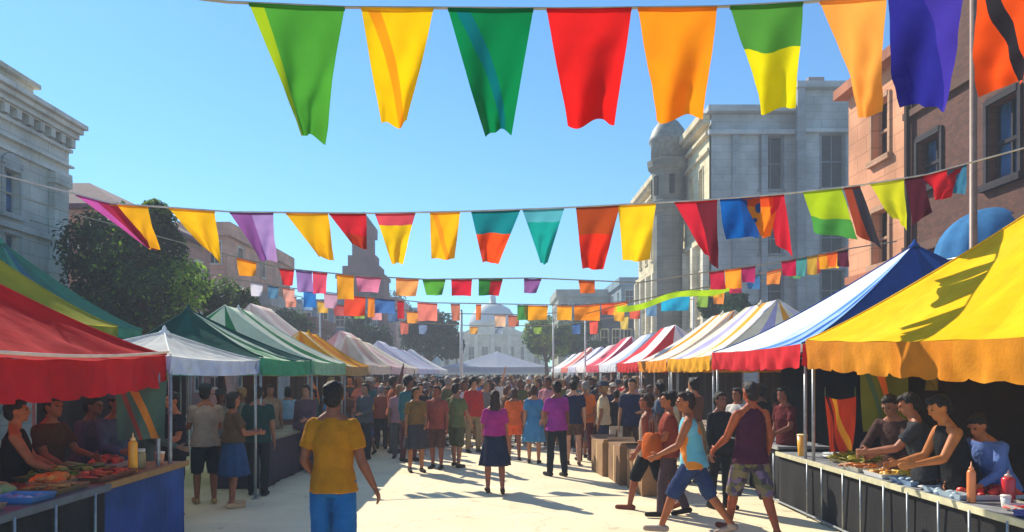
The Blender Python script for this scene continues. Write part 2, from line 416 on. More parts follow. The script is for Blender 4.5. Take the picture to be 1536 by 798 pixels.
o = fin('pavement', bm, m, loc=(-1, 60, .004)); tag(o, kind='structure')

# ---------------------------------------------------------------- buildings
def facade(root, O, U, width, height, ops, wm, depth=.22, n_out=None, name='wall', win_frame='cfcabb', pane=None, bars=True, sill=True, back=True):
    """wall sheet with real openings; ops = (u0, u1, z0, z1[, arch]); windows are parts of the building"""
    O = Vector(O); U = Vector(U).normalized(); Z = Vector((0, 0, 1)); Nn = Vector(n_out).normalized()
    us = sorted({0, width, *[o[0] for o in ops], *[o[1] for o in ops]}); zs = sorted({0, height, *[o[2] for o in ops], *[o[3] for o in ops]})
    bm = NB(); P3 = lambda u, z, d=0: O+U*u+Z*z-Nn*d
    for i in range(len(us)-1):
        for j in range(len(zs)-1):
            uc = (us[i]+us[i+1])/2; zc = (zs[j]+zs[j+1])/2
            if any(o[0] < uc < o[1] and o[2] < zc < o[3] for o in ops): continue
            bm.faces.new([bm.verts.new(P3(u, z)) for u, z in ((us[i], zs[j]), (us[i+1], zs[j]), (us[i+1], zs[j+1]), (us[i], zs[j+1]))])
    for o in ops:
        c = [(o[0], o[2]), (o[1], o[2]), (o[1], o[3]), (o[0], o[3])]
        for a, b2 in zip(c, c[1:]+c[:1]):
            bm.faces.new([bm.verts.new(P3(*a)), bm.verts.new(P3(*b2)), bm.verts.new(P3(*b2, depth)), bm.verts.new(P3(*a, depth))])
    bmesh.ops.remove_doubles(bm, verts=bm.verts[:], dist=1e-4)
    w = fin(name, bm, wm, root)
    fm = wallm(win_frame)
    def slab(bm, u0, u1, z0, z1, d0, d1):
        v = [bm.verts.new(P3(u, z, d)) for d in (d0, d1) for u, z in ((u0, z0), (u1, z0), (u1, z1), (u0, z1))]
        for q in ((0,1,2,3),(7,6,5,4),(0,4,5,1),(1,5,6,2),(2,6,7,3),(3,7,4,0)): bm.faces.new([v[k] for k in q])
    for o in ops:
        u0, u1, z0, z1 = o[:4]; t = .06
        f = NB()
        slab(f, u0-.09, u0-.003, z0-.003, z1+.1, -.05, .03); slab(f, u1+.003, u1+.09, z0-.003, z1+.1, -.05, .03)
        slab(f, u0-.003, u1+.003, z1+.003, z1+.13, -.065, .03)
        if sill: slab(f, u0-.14, u1+.14, z0-.14, z0-.006, -.12, .03)
        if len(o) > 4 and o[4]:
            k = 10; c = (u0+u1)/2; r = (u1-u0)/2+.11
            for i in range(k):
                a0 = math.pi*i/k; a1 = math.pi*(i+1)/k
                va = [(c+r*math.cos(a), z1+.13+r*.75*math.sin(a)) for a in (a0, a1)]
                vs = [f.verts.new(P3(*va[0], -.08)), f.verts.new(P3(*va[1], -.08)), f.verts.new(P3(c, z1+.13, -.08))]; f.faces.new(vs)
                f.faces.new([f.verts.new(P3(*va[0], -.08)), f.verts.new(P3(*va[1], -.08)), f.verts.new(P3(*va[1], .0)), f.verts.new(P3(*va[0], .0))])
        if bars:
            um = (u0+u1)/2; zm = (z0+z1)/2
            slab(f, um-.025, um+.025, z0, z1, depth-.06, depth-.02); slab(f, u0, u1, zm-.035, zm+.035, depth-.075, depth-.03)
            slab(f, u0, u0+.05, z0, z1, depth-.07, depth-.015); slab(f, u1-.05, u1, z0, z1, depth-.07, depth-.015)
        wf = fin('window', f, fm, root)
        p = NB(); p.faces.new([p.verts.new(P3(*q, depth-.005)) for q in ((u0, z0), (u1, z0), (u1, z1), (u0, z1))])
        fin('pane', p, pane or GLASS, wf)
    return w
def band(root, name, boxes, m):
    bm = NB()
    for lo, hi in boxes: box(bm, lo, hi)
    return fin(name, bm, m, root)

# left white classical building, street face at X=-14 looking +X, in shade
wb = empty('classical_building', (-18, 17, 0), 'white classical building with layered cornice and tall blue windows, left of the stalls', 'building')
wb_m = wallm('cfcfc6'); ux = lambda y: y-9
ops = []
for k in range(7):
    y = 9.9+k*1.87
    ops.append((y-9-.33, y-9+.38, 6.5, 7.75, True)); ops.append((y-9-.33, y-9+.38, 4.2, 5.9)); ops.append((y-9-.33, y-9+.38, .9, 3.0))
wbx = -14
def rel(root, x, y, z): return (x-root.location.x, y-root.location.y, z)
facade(wb, rel(wb, wbx, 9, 0), (0, 1, 0), 15, 10, ops, wb_m, n_out=(1, 0, 0), pane=GLASSB, win_frame='b9bcb8')
B = []
def bw(x0, y0, z0, x1, y1, z1): B.append((rel(wb, x0, y0, z0), rel(wb, x1, y1, z1)))
bw(-22, 9, 0, -14.25, 24, 9.95); band(wb, 'side_wall', B, wb_m); B = []
for z0, z1, d in ((8.25, 8.37, .1), (8.6, 8.66, .16), (9.1, 9.2, .12), (9.55, 9.7, .3), (9.72, 9.86, .42), (9.88, 10.02, .55)): bw(-21.8, 8.9, z0, -14+d, 24+d*.3, z1)
band(wb, 'cornice', B, wallm('dadad2')); B = []
prof = []
for k in range(28):
    y = 9.2+k*.54-17; prof += [(y, 9.5), (y, 9.24), (y+.22, 9.24), (y+.22, 9.5)]
prof = [(y, z) for y, z in prof]+[(9.2+27*.54+.22-17, 9.54), (9.2-17, 9.54)]
bm = NB(); fa = bm.faces.new([bm.verts.new((-13.78+18, y, z)) for y, z in prof]); ex = bmesh.ops.extrude_face_region(bm, geom=[fa])
for v in [e for e in ex['geom'] if isinstance(e, bmesh.types.BMVert)]: v.co.x -= .2
fin('dentil_moulding', bm, wallm('d2d2ca'), wb); B = []
for y in (9.1, 14.6, 19.4, 22.9): bw(-13.995, y, 0, -13.8, y+.75, 8.2); bw(-13.995, y-.08, 7.85, -13.72, y+.83, 8.18)
bw(-13.995, 9.05, 6.05, -13.86, 22.88, 6.2)
band(wb, 'pilaster', B, wallm('cdcdc5')); B = []
bw(-21.4, 9.4, 10.025, -14.4, 22.8, 10.75); bw(-21.5, 9.3, 10.76, -14.25, 22.95, 10.9)
band(wb, 'parapet', B, wallm('c4bda8'))
bm = NB()
loft(bm, [[rel(wb, *p) for p in ((-21.3, 9.5, 10.91), (-14.5, 9.5, 10.91), (-14.5, 22.7, 10.91), (-21.3, 22.7, 10.91))],
          [rel(wb, *p) for p in ((-19, 12, 12.1), (-16.6, 12, 12.1), (-16.6, 20.2, 12.1), (-19, 20.2, 12.1))]])
fin('roof', bm, mat('sunlit_orange_roof', 'c99a62', .85, 3, .2, .5, 20), wb)  # orange of the sunlit attic put into the roof colour

def block(name, label, x0, y0, x1, y1, h, wc, roofc='7a6e66', faces=('S',), rows=3, cols=3, win=(.9, 1.3), z_first=1.2, gable=0, group=None, cor=True, roofkind='flat', mans=None):
    r = empty(name, ((x0+x1)/2, (y0+y1)/2, 0), label, 'building', group); wm = wallm(wc)
    cx, cy = r.location.x, r.location.y
    spec = {'S': ((x0-cx, y0-cy, 0), (1, 0, 0), x1-x0, (0, -1, 0)), 'W': ((x0-cx, y0-cy, 0), (0, 1, 0), y1-y0, (-1, 0, 0)),
            'E': ((x1-cx, y0-cy, 0), (0, 1, 0), y1-y0, (1, 0, 0)), 'N': ((x0-cx, y1-cy, 0), (1, 0, 0), x1-x0, (0, 1, 0))}
    for f, (O, U, w, n) in spec.items():
        ops = []
        if f in faces:
            rh = (h-.6)/rows; cw = w/cols; ww = min(win[0], cw*.6)
            for i in range(cols):
                for j in range(rows):
                    u = cw*(i+.5); z = .3+rh*j+rh*.28; ops.append((u-ww/2, u+ww/2, z, z+min(win[1], rh*.6)))
        facade(r, O, U, w, h, ops, wm, n_out=n)
    bm = NB()
    a, b2 = x0-cx, x1-cx; c, d = y0-cy, y1-cy
    if roofkind == 'hip':
        e = .35; k = min(b2-a, d-c)*.4
        loft(bm, [[(a-e, c-e, h), (b2+e, c-e, h), (b2+e, d+e, h), (a-e, d+e, h)], [(a-e, c-e, h+.18), (b2+e, c-e, h+.18), (b2+e, d+e, h+.18), (a-e, d+e, h+.18)],
                  [(a+k, c+k, h+gable), (b2-k, c+k, h+gable), (b2-k, d-k, h+gable), (a+k, d-k, h+gable)]])
    else:
        box(bm, (a, c, h+.003), (b2, d, h+.12))
    fin('roof', bm, mat('roof_'+roofc, roofc, .9, 4, .2, .3), r)
    if cor and roofkind == 'flat':
        bm = NB(); e = .28
        for lo, hi in (((a-e, c-e, h-.5), (b2+e, c-.003, h+.35)), ((a-e, d+.003, h-.5), (b2+e, d+e, h+.35)), ((a-e, c, h-.5), (a-.003, d, h+.35)), ((b2+.003, c, h-.5), (b2+e, d, h+.35))): box(bm, lo, hi)
        fin('cornice', bm, wallm(wc), r)
    return r
# brown roofed building behind white one
block('town_house', 'pink house with a plum brown mansard roof right behind the white classical building', -21.5, 30, -15.6, 40, 8.6, 'b08476', '5d4450', faces=('S', 'E'), rows=3, cols=3, roofkind='hip', gable=1.7)
block('apartment_building', 'salmon pink house behind the big dark tree on the left', -22, 46, -16.9, 60, 11, 'd3a087', '8f6a58', faces=('S', 'E'), rows=4, cols=3)
block('corner_building', 'small pale grey block with reddish base beyond the dark tree', -19.6, 52, -16.2, 60, 7.2, 'b9b4b0', faces=('S', 'E'), rows=3, cols=2)
block('brick_house', 'low red brick house between the tree and the striped canopies', -18.9, 60.5, -15.2, 68, 6.2, '8a5a4c', '6a4a40', faces=('S', 'E'), rows=2, cols=2)
block('office_building', 'blue grey low block behind the left row of canopies', -19, 70, -12.6, 80, 8.6, '6e86a0', faces=('S', 'E'), rows=3, cols=4)
block('row_house', 'pinkish low building below the brown tower on the left', -16.5, 82, -11.3, 92, 10.1, 'b78d8b', '8b5a50', faces=('S', 'E'), rows=3, cols=4)
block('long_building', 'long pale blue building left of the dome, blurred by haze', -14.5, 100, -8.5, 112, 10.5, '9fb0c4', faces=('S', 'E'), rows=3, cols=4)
# brown tower
tw = empty('brick_tower', (-14.5, 80, 0), 'brown brick tower with a narrow stepped top rising over the left stalls', 'tower')
tm = wallm('6e3f42'); bm = NB()
for w_, z0, z1 in ((2.5, 0, 12.0), (2.65, 12.003, 12.4), (2.0, 12.403, 13.4), (1.5, 13.403, 14.6), (1.1, 14.603, 16.6), (1.35, 16.603, 17.7)): box(bm, (-w_, -w_*.8, z0), (w_, w_*.8, z1))
fin('wall', bm, tm, tw); bm = NB()
loft(bm, [[(-1.35, -1.1, 17.71), (1.35, -1.1, 17.71), (1.35, 1.1, 17.71), (-1.35, 1.1, 17.71)], [(-.05, -.05, 19.5), (.05, -.05, 19.5), (.05, .05, 19.5), (-.05, .05, 19.5)]])
fin('roof', bm, mat('tower_roof', '50363c', .8), tw)
for x in (-1.4, 0, 1.4):
    bm = NB(); box(bm, (x-.3, -2.1, 8.5), (x+.3, -1.99, 10.6)); fin('window', bm, DARK, tw)

# right: brown brick building
bb = empty('brick_building', (13.5, 11.5, 0), 'dark brown brick building with blue windows at the right edge of the street', 'building')
BR = mat('brown_brick', '5d4038', .9, 3, .2, .3, 30)
nt = BR.node_tree; N = nt.nodes; L = nt.links; b = N['Principled BSDF']
tc = N.new('ShaderNodeTexCoord'); mp = N.new('ShaderNodeMapping'); mp.inputs['Rotation'].default_value = (R(90), 0, R(90)); br = N.new('ShaderNodeTexBrick'); br.inputs['Scale'].default_value = 4
br.inputs['Color1'].default_value = (*lin('6c4538'), 1); br.inputs['Color2'].default_value = (*lin('54362f'), 1); br.inputs['Mortar'].default_value = (*lin('493630'), 1); br.inputs['Mortar Size'].default_value = .018
sx = N.new('ShaderNodeSeparateXYZ'); cb = N.new('ShaderNodeCombineXYZ'); ad = N.new('ShaderNodeMath'); ad.operation = 'ADD'
L.new(tc.outputs['Object'], sx.inputs[0]); L.new(sx.outputs['X'], ad.inputs[0]); L.new(sx.outputs['Y'], ad.inputs[1]); L.new(ad.outputs[0], cb.inputs['X']); L.new(sx.outputs['Z'], cb.inputs['Y'])
L.new(cb.outputs[0], br.inputs['Vector']); L.new(br.outputs['Color'], b.inputs['Base Color'])
ops = []
for yc, zc, hh in ((16.1, 6.55, 1.05), (16.1, 9.0, 1.6), (16.1, 3.0, 1.5), (13.75, 6.3, 1.5), (13.75, 9.3, 1.5), (13.75, 2.8, 1.5), (11.3, 6.3, 1.5), (11.3, 9.3, 1.5), (11.3, 2.8, 1.5), (8.8, 6.3, 1.5), (8.8, 9.3, 1.5)):
    ops.append((yc-6-.42, yc-6+.42, zc-hh/2, zc+hh/2))
facade(bb, rel(bb, 9.5, 6, 0), (0, 1, 0), 11, 12.5, ops, BR, n_out=(-1, 0, 0), pane=GLASSB, win_frame='3d3a40')
B = [(rel(bb, 9.75, 6, 0), rel(bb, 17.5, 16.99, 12.45))]; band(bb, 'side_wall', B, BR)
band(bb, 'cornice', [(rel(bb, 9.1, 5.9, 12.5), rel(bb, 17.6, 17.05, 13))], wallm('7a5b4c'))
band(bb, 'string_course', [(rel(bb, 9.38, 6, 4.6), rel(bb, 9.497, 17, 4.8)), (rel(bb, 9.4, 6, 7.75), rel(bb, 9.497, 17, 7.9))], wallm('6d5348'))
band(bb, 'downpipe', [(rel(bb, 9.36, 16.75, 0), rel(bb, 9.46, 16.85, 12.4))], wallm('3a2c2a'))
# salmon building
sb = empty('narrow_building', (13, 18.35, 0), 'narrow salmon pink building between the brown brick and the grey buildings', 'building')
ops = [(18.0-17-.36, 18.0-17+.4, 5.1+2.1, 6.6+2.1-.1), (.64, 1.4, 4.6, 5.9), (.64, 1.4, 1.6, 3.2)]
facade(sb, rel(sb, 9.45, 17.01, 0), (0, 1, 0), 2.68, 9.3, ops, wallm('e0a07a'), n_out=(-1, 0, 0), win_frame='c49a7c')
band(sb, 'side_wall', [(rel(sb, 9.7, 17.01, 0), rel(sb, 16, 19.69, 9.25))], wallm('e0a07a'))
band(sb, 'cornice', [(rel(sb, 9.15, 17.01, 9.3), rel(sb, 16.1, 19.95, 9.55))], wallm('b9785c')); band(sb, 'string_course', [(rel(sb, 9.3, 17.01, 4.25), rel(sb, 9.447, 19.6, 4.45))], wallm('b9785c'))
# grey building, frontal
gb = empty('grey_stone_building', (16, 48, 0), 'grey stone building facing the street with square dark windows and chimney', 'building')
gm = wallm('aab0b2')
ops = []
for u in (3.35, 6.6):
    for z, hh in ((1.6, 2.2), (5.4, 2.2), (12.2, 2.9)): ops.append((u-.62, u+.62, z, z+hh))
    ops.append((u-.62, u+.62, 8.6, 10.3))
facade(gb, rel(gb, 12, 41, 0), (1, 0, 0), 4.7, 16.4, [o for o in ops if o[1] < 4.6], gm, n_out=(0, -1, 0), win_frame='7d848a')
facade(gb, rel(gb, 16.7, 40.6, 0), (1, 0, 0), 5.3, 17.6, [(o[0]-4.7, o[1]-4.7, o[2], o[3]) for o in ops if o[0] > 5] + [(3.4, 4.6, z, z+2.3) for z in (5.4, 12.2)], gm, n_out=(0, -1, 0), win_frame='7d848a', name='wall')
B = []
def bg(x0, y0, z0, x1, y1, z1): B.append((rel(gb, x0, y0, z0), rel(gb, x1, y1, z1)))
bg(12.25, 41.25, 0, 16.69, 56, 16.35); bg(16.702, 40.85, 0, 22, 56, 17.55); band(gb, 'side_wall', B, gm); B = []
bg(11.8, 40.7, 15.2, 16.69, 40.995, 15.45); bg(11.7, 40.5, 16.41, 16.69, 42, 16.75); bg(16.5, 40.2, 17.61, 22.2, 42, 17.95); bg(16.69, 40.35, 15.2, 22, 40.597, 15.4)
band(gb, 'cornice', B, wallm('b4b9ba')); B = []
for x in (13.15, 14.75): bg(x, 40.8, 0, x+.35, 40.997, 15.19)
bg(16.55, 40.3, 0, 16.98, 40.597, 17.6)
band(gb, 'pilaster', B, wallm('9aa1a6')); B = []
bg(18.0, 42.3, 17.56, 18.9, 43.3, 19.0); band(gb, 'chimney', B, wallm('9a8688'))
# cream building along the street
cb_ = empty('cream_building', (15, 54, 0), 'cream building with rows of narrow windows running back behind the grey one', 'building')
ops = []
for k in range(9):
    y = 1.2+k*2.25
    for z, hh in ((1, 2.5), (5.2, 2.6), (10.6, 3.2)): ops.append((y, y+.75, z, z+hh))
facade(cb_, rel(cb_, 11.97, 41.3, 0), (0, 1, 0), 20.5, 16.3, ops, wallm('e6d8b0'), n_out=(-1, 0, 0), win_frame='d6c8a4')
B = [(rel(cb_, 12.2, 56.01, 0), rel(cb_, 18, 61.79, 16.2))]; band(cb_, 'side_wall', B, wallm('e6d8b0')); B = []
for z0, z1, d in ((14.4, 14.55, .15), (15.3, 15.45, .25), (15.9, 16.1, .4), (16.12, 16.5, .6)): B.append((rel(cb_, 11.95-d, 41.1, z0), rel(cb_, 11.96, 61.8+d, z1)))
for z0, z1 in ((4.4, 4.6), (9.4, 9.7)): B.append((rel(cb_, 11.7, 41.4, z0), rel(cb_, 11.965, 61.8, z1)))
band(cb_, 'cornice', B, wallm('dccdaa')); B = []
for k in range(10):
    y = 41.35+k*2.25; B.append((rel(cb_, 11.62, y, 4.61), rel(cb_, 11.96, y+.45, 9.39)))
band(cb_, 'pier', B, wallm('e3dcc6'))
# turret
tu = empty('domed_turret', (10.9, 46.6, 0), 'round grey turret with a stepped domed top standing before the cream building', 'tower')
bm = NB(); lathe(bm, (0, 0, 0), [(1.25, 0), (1.25, .6), (.95, .8), (.95, 11.8), (1.0, 12.0), (1.2, 12.3), (1.2, 12.7), (1.0, 12.8), (1.02, 14.6), (1.3, 14.9), (1.35, 15.3), (1.1, 15.4)], 12); fin('wall', bm, wallm('84847a'), tu)
bm = NB(); lathe(bm, (0, 0, 15.4), [(1.08, 0), (1.08, 1.0), (1.22, 1.15), (1.2, 1.35), (1.0, 1.9), (.65, 2.4), (.2, 2.75), (.06, 2.9), (.05, 3.6)], 24); fin('dome', bm, mat('dome_lead', '7c8078', .6, 4, .15), tu, True)
for a in range(0, 360, 60):
    bm = NB(); box(bm, (-.16, -1.06, 13.1), (.16, -.97, 14.3)); o = fin('window', bm, DARK, tu); o.rotation_euler.z = R(a)
# far right low buildings
block('far_building', 'low grey building with square windows at the far end on the right', 7.4, 88, 13.4, 98, 11.6, 'a3a79c', faces=('S', 'W'), rows=3, cols=4, win=(.9, 1.6))
block('blue_building', 'blue grey low building in front of the far grey one on the right', 8.2, 78, 12.9, 87, 8.8, '5f7ba4', faces=('S', 'W'), rows=2, cols=4)
block('slab_building', 'pale teal slab building beside the cream building far down the street', 13.6, 80, 19, 92, 12.0, '7f9ba6', faces=('S', 'W'), rows=4, cols=3)
block('dark_building', 'dark slate building behind the red striped canopies', 8.9, 64, 14.0, 74, 7.0, '4e5a72', faces=('S', 'W'), rows=2, cols=5)
# pale domed hall in the haze
dh = empty('domed_hall', (-.8, 150, 0), 'pale domed hall closing the street, faded by haze', 'building')
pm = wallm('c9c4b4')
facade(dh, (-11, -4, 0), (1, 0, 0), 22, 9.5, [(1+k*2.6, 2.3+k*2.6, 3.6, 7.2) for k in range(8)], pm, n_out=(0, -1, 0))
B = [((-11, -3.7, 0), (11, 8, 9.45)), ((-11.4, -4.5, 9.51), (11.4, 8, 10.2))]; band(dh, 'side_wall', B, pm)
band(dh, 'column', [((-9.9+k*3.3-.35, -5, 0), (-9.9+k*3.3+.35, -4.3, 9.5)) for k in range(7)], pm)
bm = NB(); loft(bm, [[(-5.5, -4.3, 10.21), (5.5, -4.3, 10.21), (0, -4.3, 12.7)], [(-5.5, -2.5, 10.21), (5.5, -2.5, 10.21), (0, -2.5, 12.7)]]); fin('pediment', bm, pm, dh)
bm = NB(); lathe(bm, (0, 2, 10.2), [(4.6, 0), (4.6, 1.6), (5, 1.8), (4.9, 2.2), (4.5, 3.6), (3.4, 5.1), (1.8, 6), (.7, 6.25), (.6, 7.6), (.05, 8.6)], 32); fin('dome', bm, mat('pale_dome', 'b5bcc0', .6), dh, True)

# ---------------------------------------------------------------- trees
LEAFN = {}
def leafmat(c):
    m = mat('leaf_'+c, c, .6, .7, .35, 0, trans=.5, spec=.3)
    return m
def tree(label, X, Y, zc, rx, ry, rz, cols, nleaf, lsize, seed, group=None, spike=None, name='broadleaf_tree', lobes=9):
    r = random.Random(seed); root = empty(name, (X, Y, 0), label, 'tree', group)
    bm = NB(); top = zc-rz*.2
    tube(bm, [(0, 0, 0), (.05, .03, top*.4), (-.04, .02, top*.8), (.05, 0, top+.2)], [.22*rx/2.2+.05, .15*rx/2.2+.05, .12, .07], 9)
    L_ = []
    for i in range(lobes):
        a = r.uniform(0, 6.28); e = r.uniform(-.8, 1.0); q = r.uniform(.3, .78)
        c = Vector((rx*q*math.cos(a)*math.cos(e), ry*q*math.sin(a)*math.cos(e), zc+rz*q*math.sin(e)))
        L_.append((c, r.uniform(.34, .55)))
        tube(bm, [(0, 0, top*.62), (c.x*.45, c.y*.45, (top*.62+c.z)/2+.1), c], [.09, .055, .02], 6)
    if spike:
        for c, q in spike: L_.append((Vector(c), q)); tube(bm, [(0, 0, top*.8), c], [.07, .02], 6)
    fin('trunk', bm, mat('bark', '4a3a2e', .95, 8, .3, .8, 30), root, True)
    bm = NB(); per = int(nleaf*1.25)//len(L_)
    for c, q in L_:
        sx, sy, sz = rx*q, ry*q, rz*q; tone = r.randrange(len(cols))
        for _ in range(per):
            d = Vector((r.gauss(0, 1), r.gauss(0, 1), r.gauss(0, 1))).normalized(); rad = r.uniform(.35, 1.08)**.6
            p = c+Vector((d.x*sx*rad, d.y*sy*rad, d.z*sz*rad))
            if noise.noise(p*1.9+Vector((seed, 0, 0))) < -.12: continue
            nrm = (d+Vector((r.uniform(-1, 1), r.uniform(-1, 1), r.uniform(-.4, 1)))).normalized()
            u = nrm.orthogonal().normalized(); u = (Matrix.Rotation(r.uniform(0, 6.28), 3, nrm) @ u); v = nrm.cross(u)
            s = lsize*r.uniform(.6, 1.3)
            f = bm.faces.new([bm.verts.new(p+u*s), bm.verts.new(p+v*s*.5+nrm*s*.12), bm.verts.new(p-u*s), bm.verts.new(p-v*s*.5)])
            k = tone if r.random() < .75 else r.randrange(len(cols))
            f.material_index = k
    fin('crown', bm, [leafmat(c) for c in cols], root, recalc=False)
    return root
tree('big dark green tree with a tall side shoot behind the green canopies on the left', -11.0, 22.5, 4.6, 2.35, 2.3, 2.3, ['2a4a24', '36582a', '223c20', '86ad34'], 30000, .085, 3, spike=[((.55, 0, 6.35), .28), ((.5, 0, 6.75), .2), ((.75, -.2, 5.6), .34)], lobes=13)
tree('smaller olive green tree right of the big dark tree', -9.6, 25.5, 3.6, 1.5, 1.5, 1.9, ['3c5228', '587030', '7c9a38'], 12000, .085, 5)
tree('low green bushy tree behind the striped canopies on the left', -14.2, 42, 4.4, 3.8, 2, 1.5, ['3c5c34', '55703c', '2f4a30'], 9000, .14, 6, group='trees down the street')
tree('dark round tree hiding the foot of the brown tower', -9.6, 55, 4.3, 2.5, 2.2, 2.5, ['2b4334', '31503a'], 9000, .15, 7, group='trees down the street')
tree('dark bluish tree left of the domed hall', -5.6, 60, 5.0, 2.9, 2.6, 3.0, ['264238', '2c4c3e', '33543f'], 12000, .16, 8, group='trees down the street')
tree('yellow green tree right of the domed hall', 4.2, 62, 5.0, 2.3, 2.2, 2.5, ['6d8c34', '557a34', '88983c'], 9000, .16, 9, group='trees down the street')
tree('mid green tree next to the yellow green one on the right', 7.2, 64, 4.9, 2.8, 2.4, 2.7, ['3d6440', '2f5548', '49703a'], 10000, .16, 10, group='trees down the street')
tree('dark green tree beside the cream building', 11.4, 36, 5.0, 1.6, 1.5, 1.2, ['33503a', '3f6038'], 5000, .12, 12)
tree('tall green tree standing behind the pinkish low building', -15.2, 96, 10.5, 3.4, 3, 3, ['4a6a3c', '3c5a3a'], 6000, .22, 14, group='trees down the street')

# ================================================================= BUNTING
def interp(pts, x):
    for (x0, y0), (x1, y1) in zip(pts[:-1], pts[1:]):
        if x0 <= x <= x1: return y0+(y1-y0)*(x-x0)/(x1-x0)
    return pts[0][1] if x < pts[0][0] else pts[-1][1]
def pennant(root, Y, top, quad, cols, kind, label, seed, rows=14, cols_n=12, curl=1.0):
    """quad: xl, xr, yl, yr (top corners), bl, br, ybl, ybr (bottom corners), all as picture measures at depth Y"""
    xl, xr, yl, yr, bl, br, ybl, ybr = quad; r = random.Random(seed)
    bm = NB(); ph = r.uniform(0, 6); w = (xr-xl)/F*Y; tilt = r.uniform(-.4, .4)*w*.5; V = []
    for j in range(rows+1):
        t = j/rows; row = []
        for i in range(cols_n+1):
            u = i/cols_n
            px = (xl+(xr-xl)*u)*(1-t)+(bl+(br-bl)*u)*t; py = (yl+(yr-yl)*u)*(1-t)+(ybl+(ybr-ybl)*u)*t
            p = at(px, py, Y); uc = abs(u-.5)*2
            if j == 0 or True: p.z -= (1-uc*uc)*.012*(1-t)
            p.y += curl*w*(t**.8)*(.13*math.sin(u*5.5+ph+t*1.4)+.07*math.sin(u*10-ph+t*5)+.05*noise.noise(Vector((u*4+t*3, t*5-u*2, seed)))) + tilt*t
            row.append(bm.verts.new(p-root.location))
        V.append(row)
    for j in range(rows):
        for i in range(cols_n):
            bm.faces.new((V[j][i], V[j][i+1], V[j+1][i+1], V[j+1][i]))
    # hem folded over the cord
    o = fin('pennant', bm, patm(cols, kind), root, True, recalc=False); uvgrid(o, rows, cols_n)
    if label: o['label'] = label
    o2 = NB(); tube(o2, [at(xl, yl, Y)-root.location, at((xl+xr)/2, (yl+yr)/2, Y)-root.location-Vector((0, 0, .006)), at(xr, yr, Y)-root.location], .012 if Y < 12 else .02, 6)
    fin('hem', o2, flagm(cols[1] if kind in ('top', 'band') and len(cols) > 1 else cols[0]), o, True)
def bunting(label, Y, string, flags, seed, rad=.008, cordc='a79a86'):
    root = empty('bunting', at(string[0][0], string[0][1], Y), label, 'bunting', 'bunting strung across the street')
    pts = [at(x, y, Y)-root.location for x, y in string]
    d = []
    for a, b2 in zip(pts[:-1], pts[1:]):
        for k in range(4):
            t = k/4; p = a.lerp(b2, t); d.append(p)
    d.append(pts[-1])
    bm = NB(); tube(bm, d, rad, 6); fin('cord', bm, mat('cord_'+cordc, cordc, .9), root, True)
    for i, f in enumerate(flags):
        xl, xr, bl, br, yb = f[:5]; cols = f[5].split(','); kind = f[6] if len(f) > 6 else ''; lab = f[7] if len(f) > 7 else None
        yb2 = f[8] if len(f) > 8 else yb
        pennant(root, Y, None, (xl, xr, interp(string, xl)+2, interp(string, xr)+2, bl, br, yb, yb2), cols, kind, lab, seed+i, rows=20 if Y < 12 else 8, cols_n=18 if Y < 12 else 6)
    return root
bunting('large nearest bunting of long coloured pennants strung across the top of the view', 4.2,
        [(-600, -120), (60, -30), (340, 3), (520, 11), (840, 13), (1080, 10), (1210, 3), (1330, -6), (1460, -12), (1700, -60), (2600, -330)],
        [(374, 517, 452, 482, 205, '4c9b35,9cb81c', 'edge', 'grass green pennant with a yellow green edge', 210), (542, 650, 575, 614, 191, 'fcc708,f79a12', 'slash', 'yellow pennant with fold shading coloured orange'),  # orange slash on the yellow pennant colours in a fold's shade
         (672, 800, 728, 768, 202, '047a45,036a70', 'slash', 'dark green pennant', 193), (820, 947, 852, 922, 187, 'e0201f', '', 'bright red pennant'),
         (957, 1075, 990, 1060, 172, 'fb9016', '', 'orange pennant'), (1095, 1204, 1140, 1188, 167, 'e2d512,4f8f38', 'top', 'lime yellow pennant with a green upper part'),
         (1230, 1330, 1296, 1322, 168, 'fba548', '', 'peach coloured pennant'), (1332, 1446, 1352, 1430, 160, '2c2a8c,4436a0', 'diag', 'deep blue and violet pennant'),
         (1466, 1590, 1482, 1560, 138, 'f0541a,2e2a30', 'slash', 'orange red pennant with a dark stripe', 110)], 100, .008)
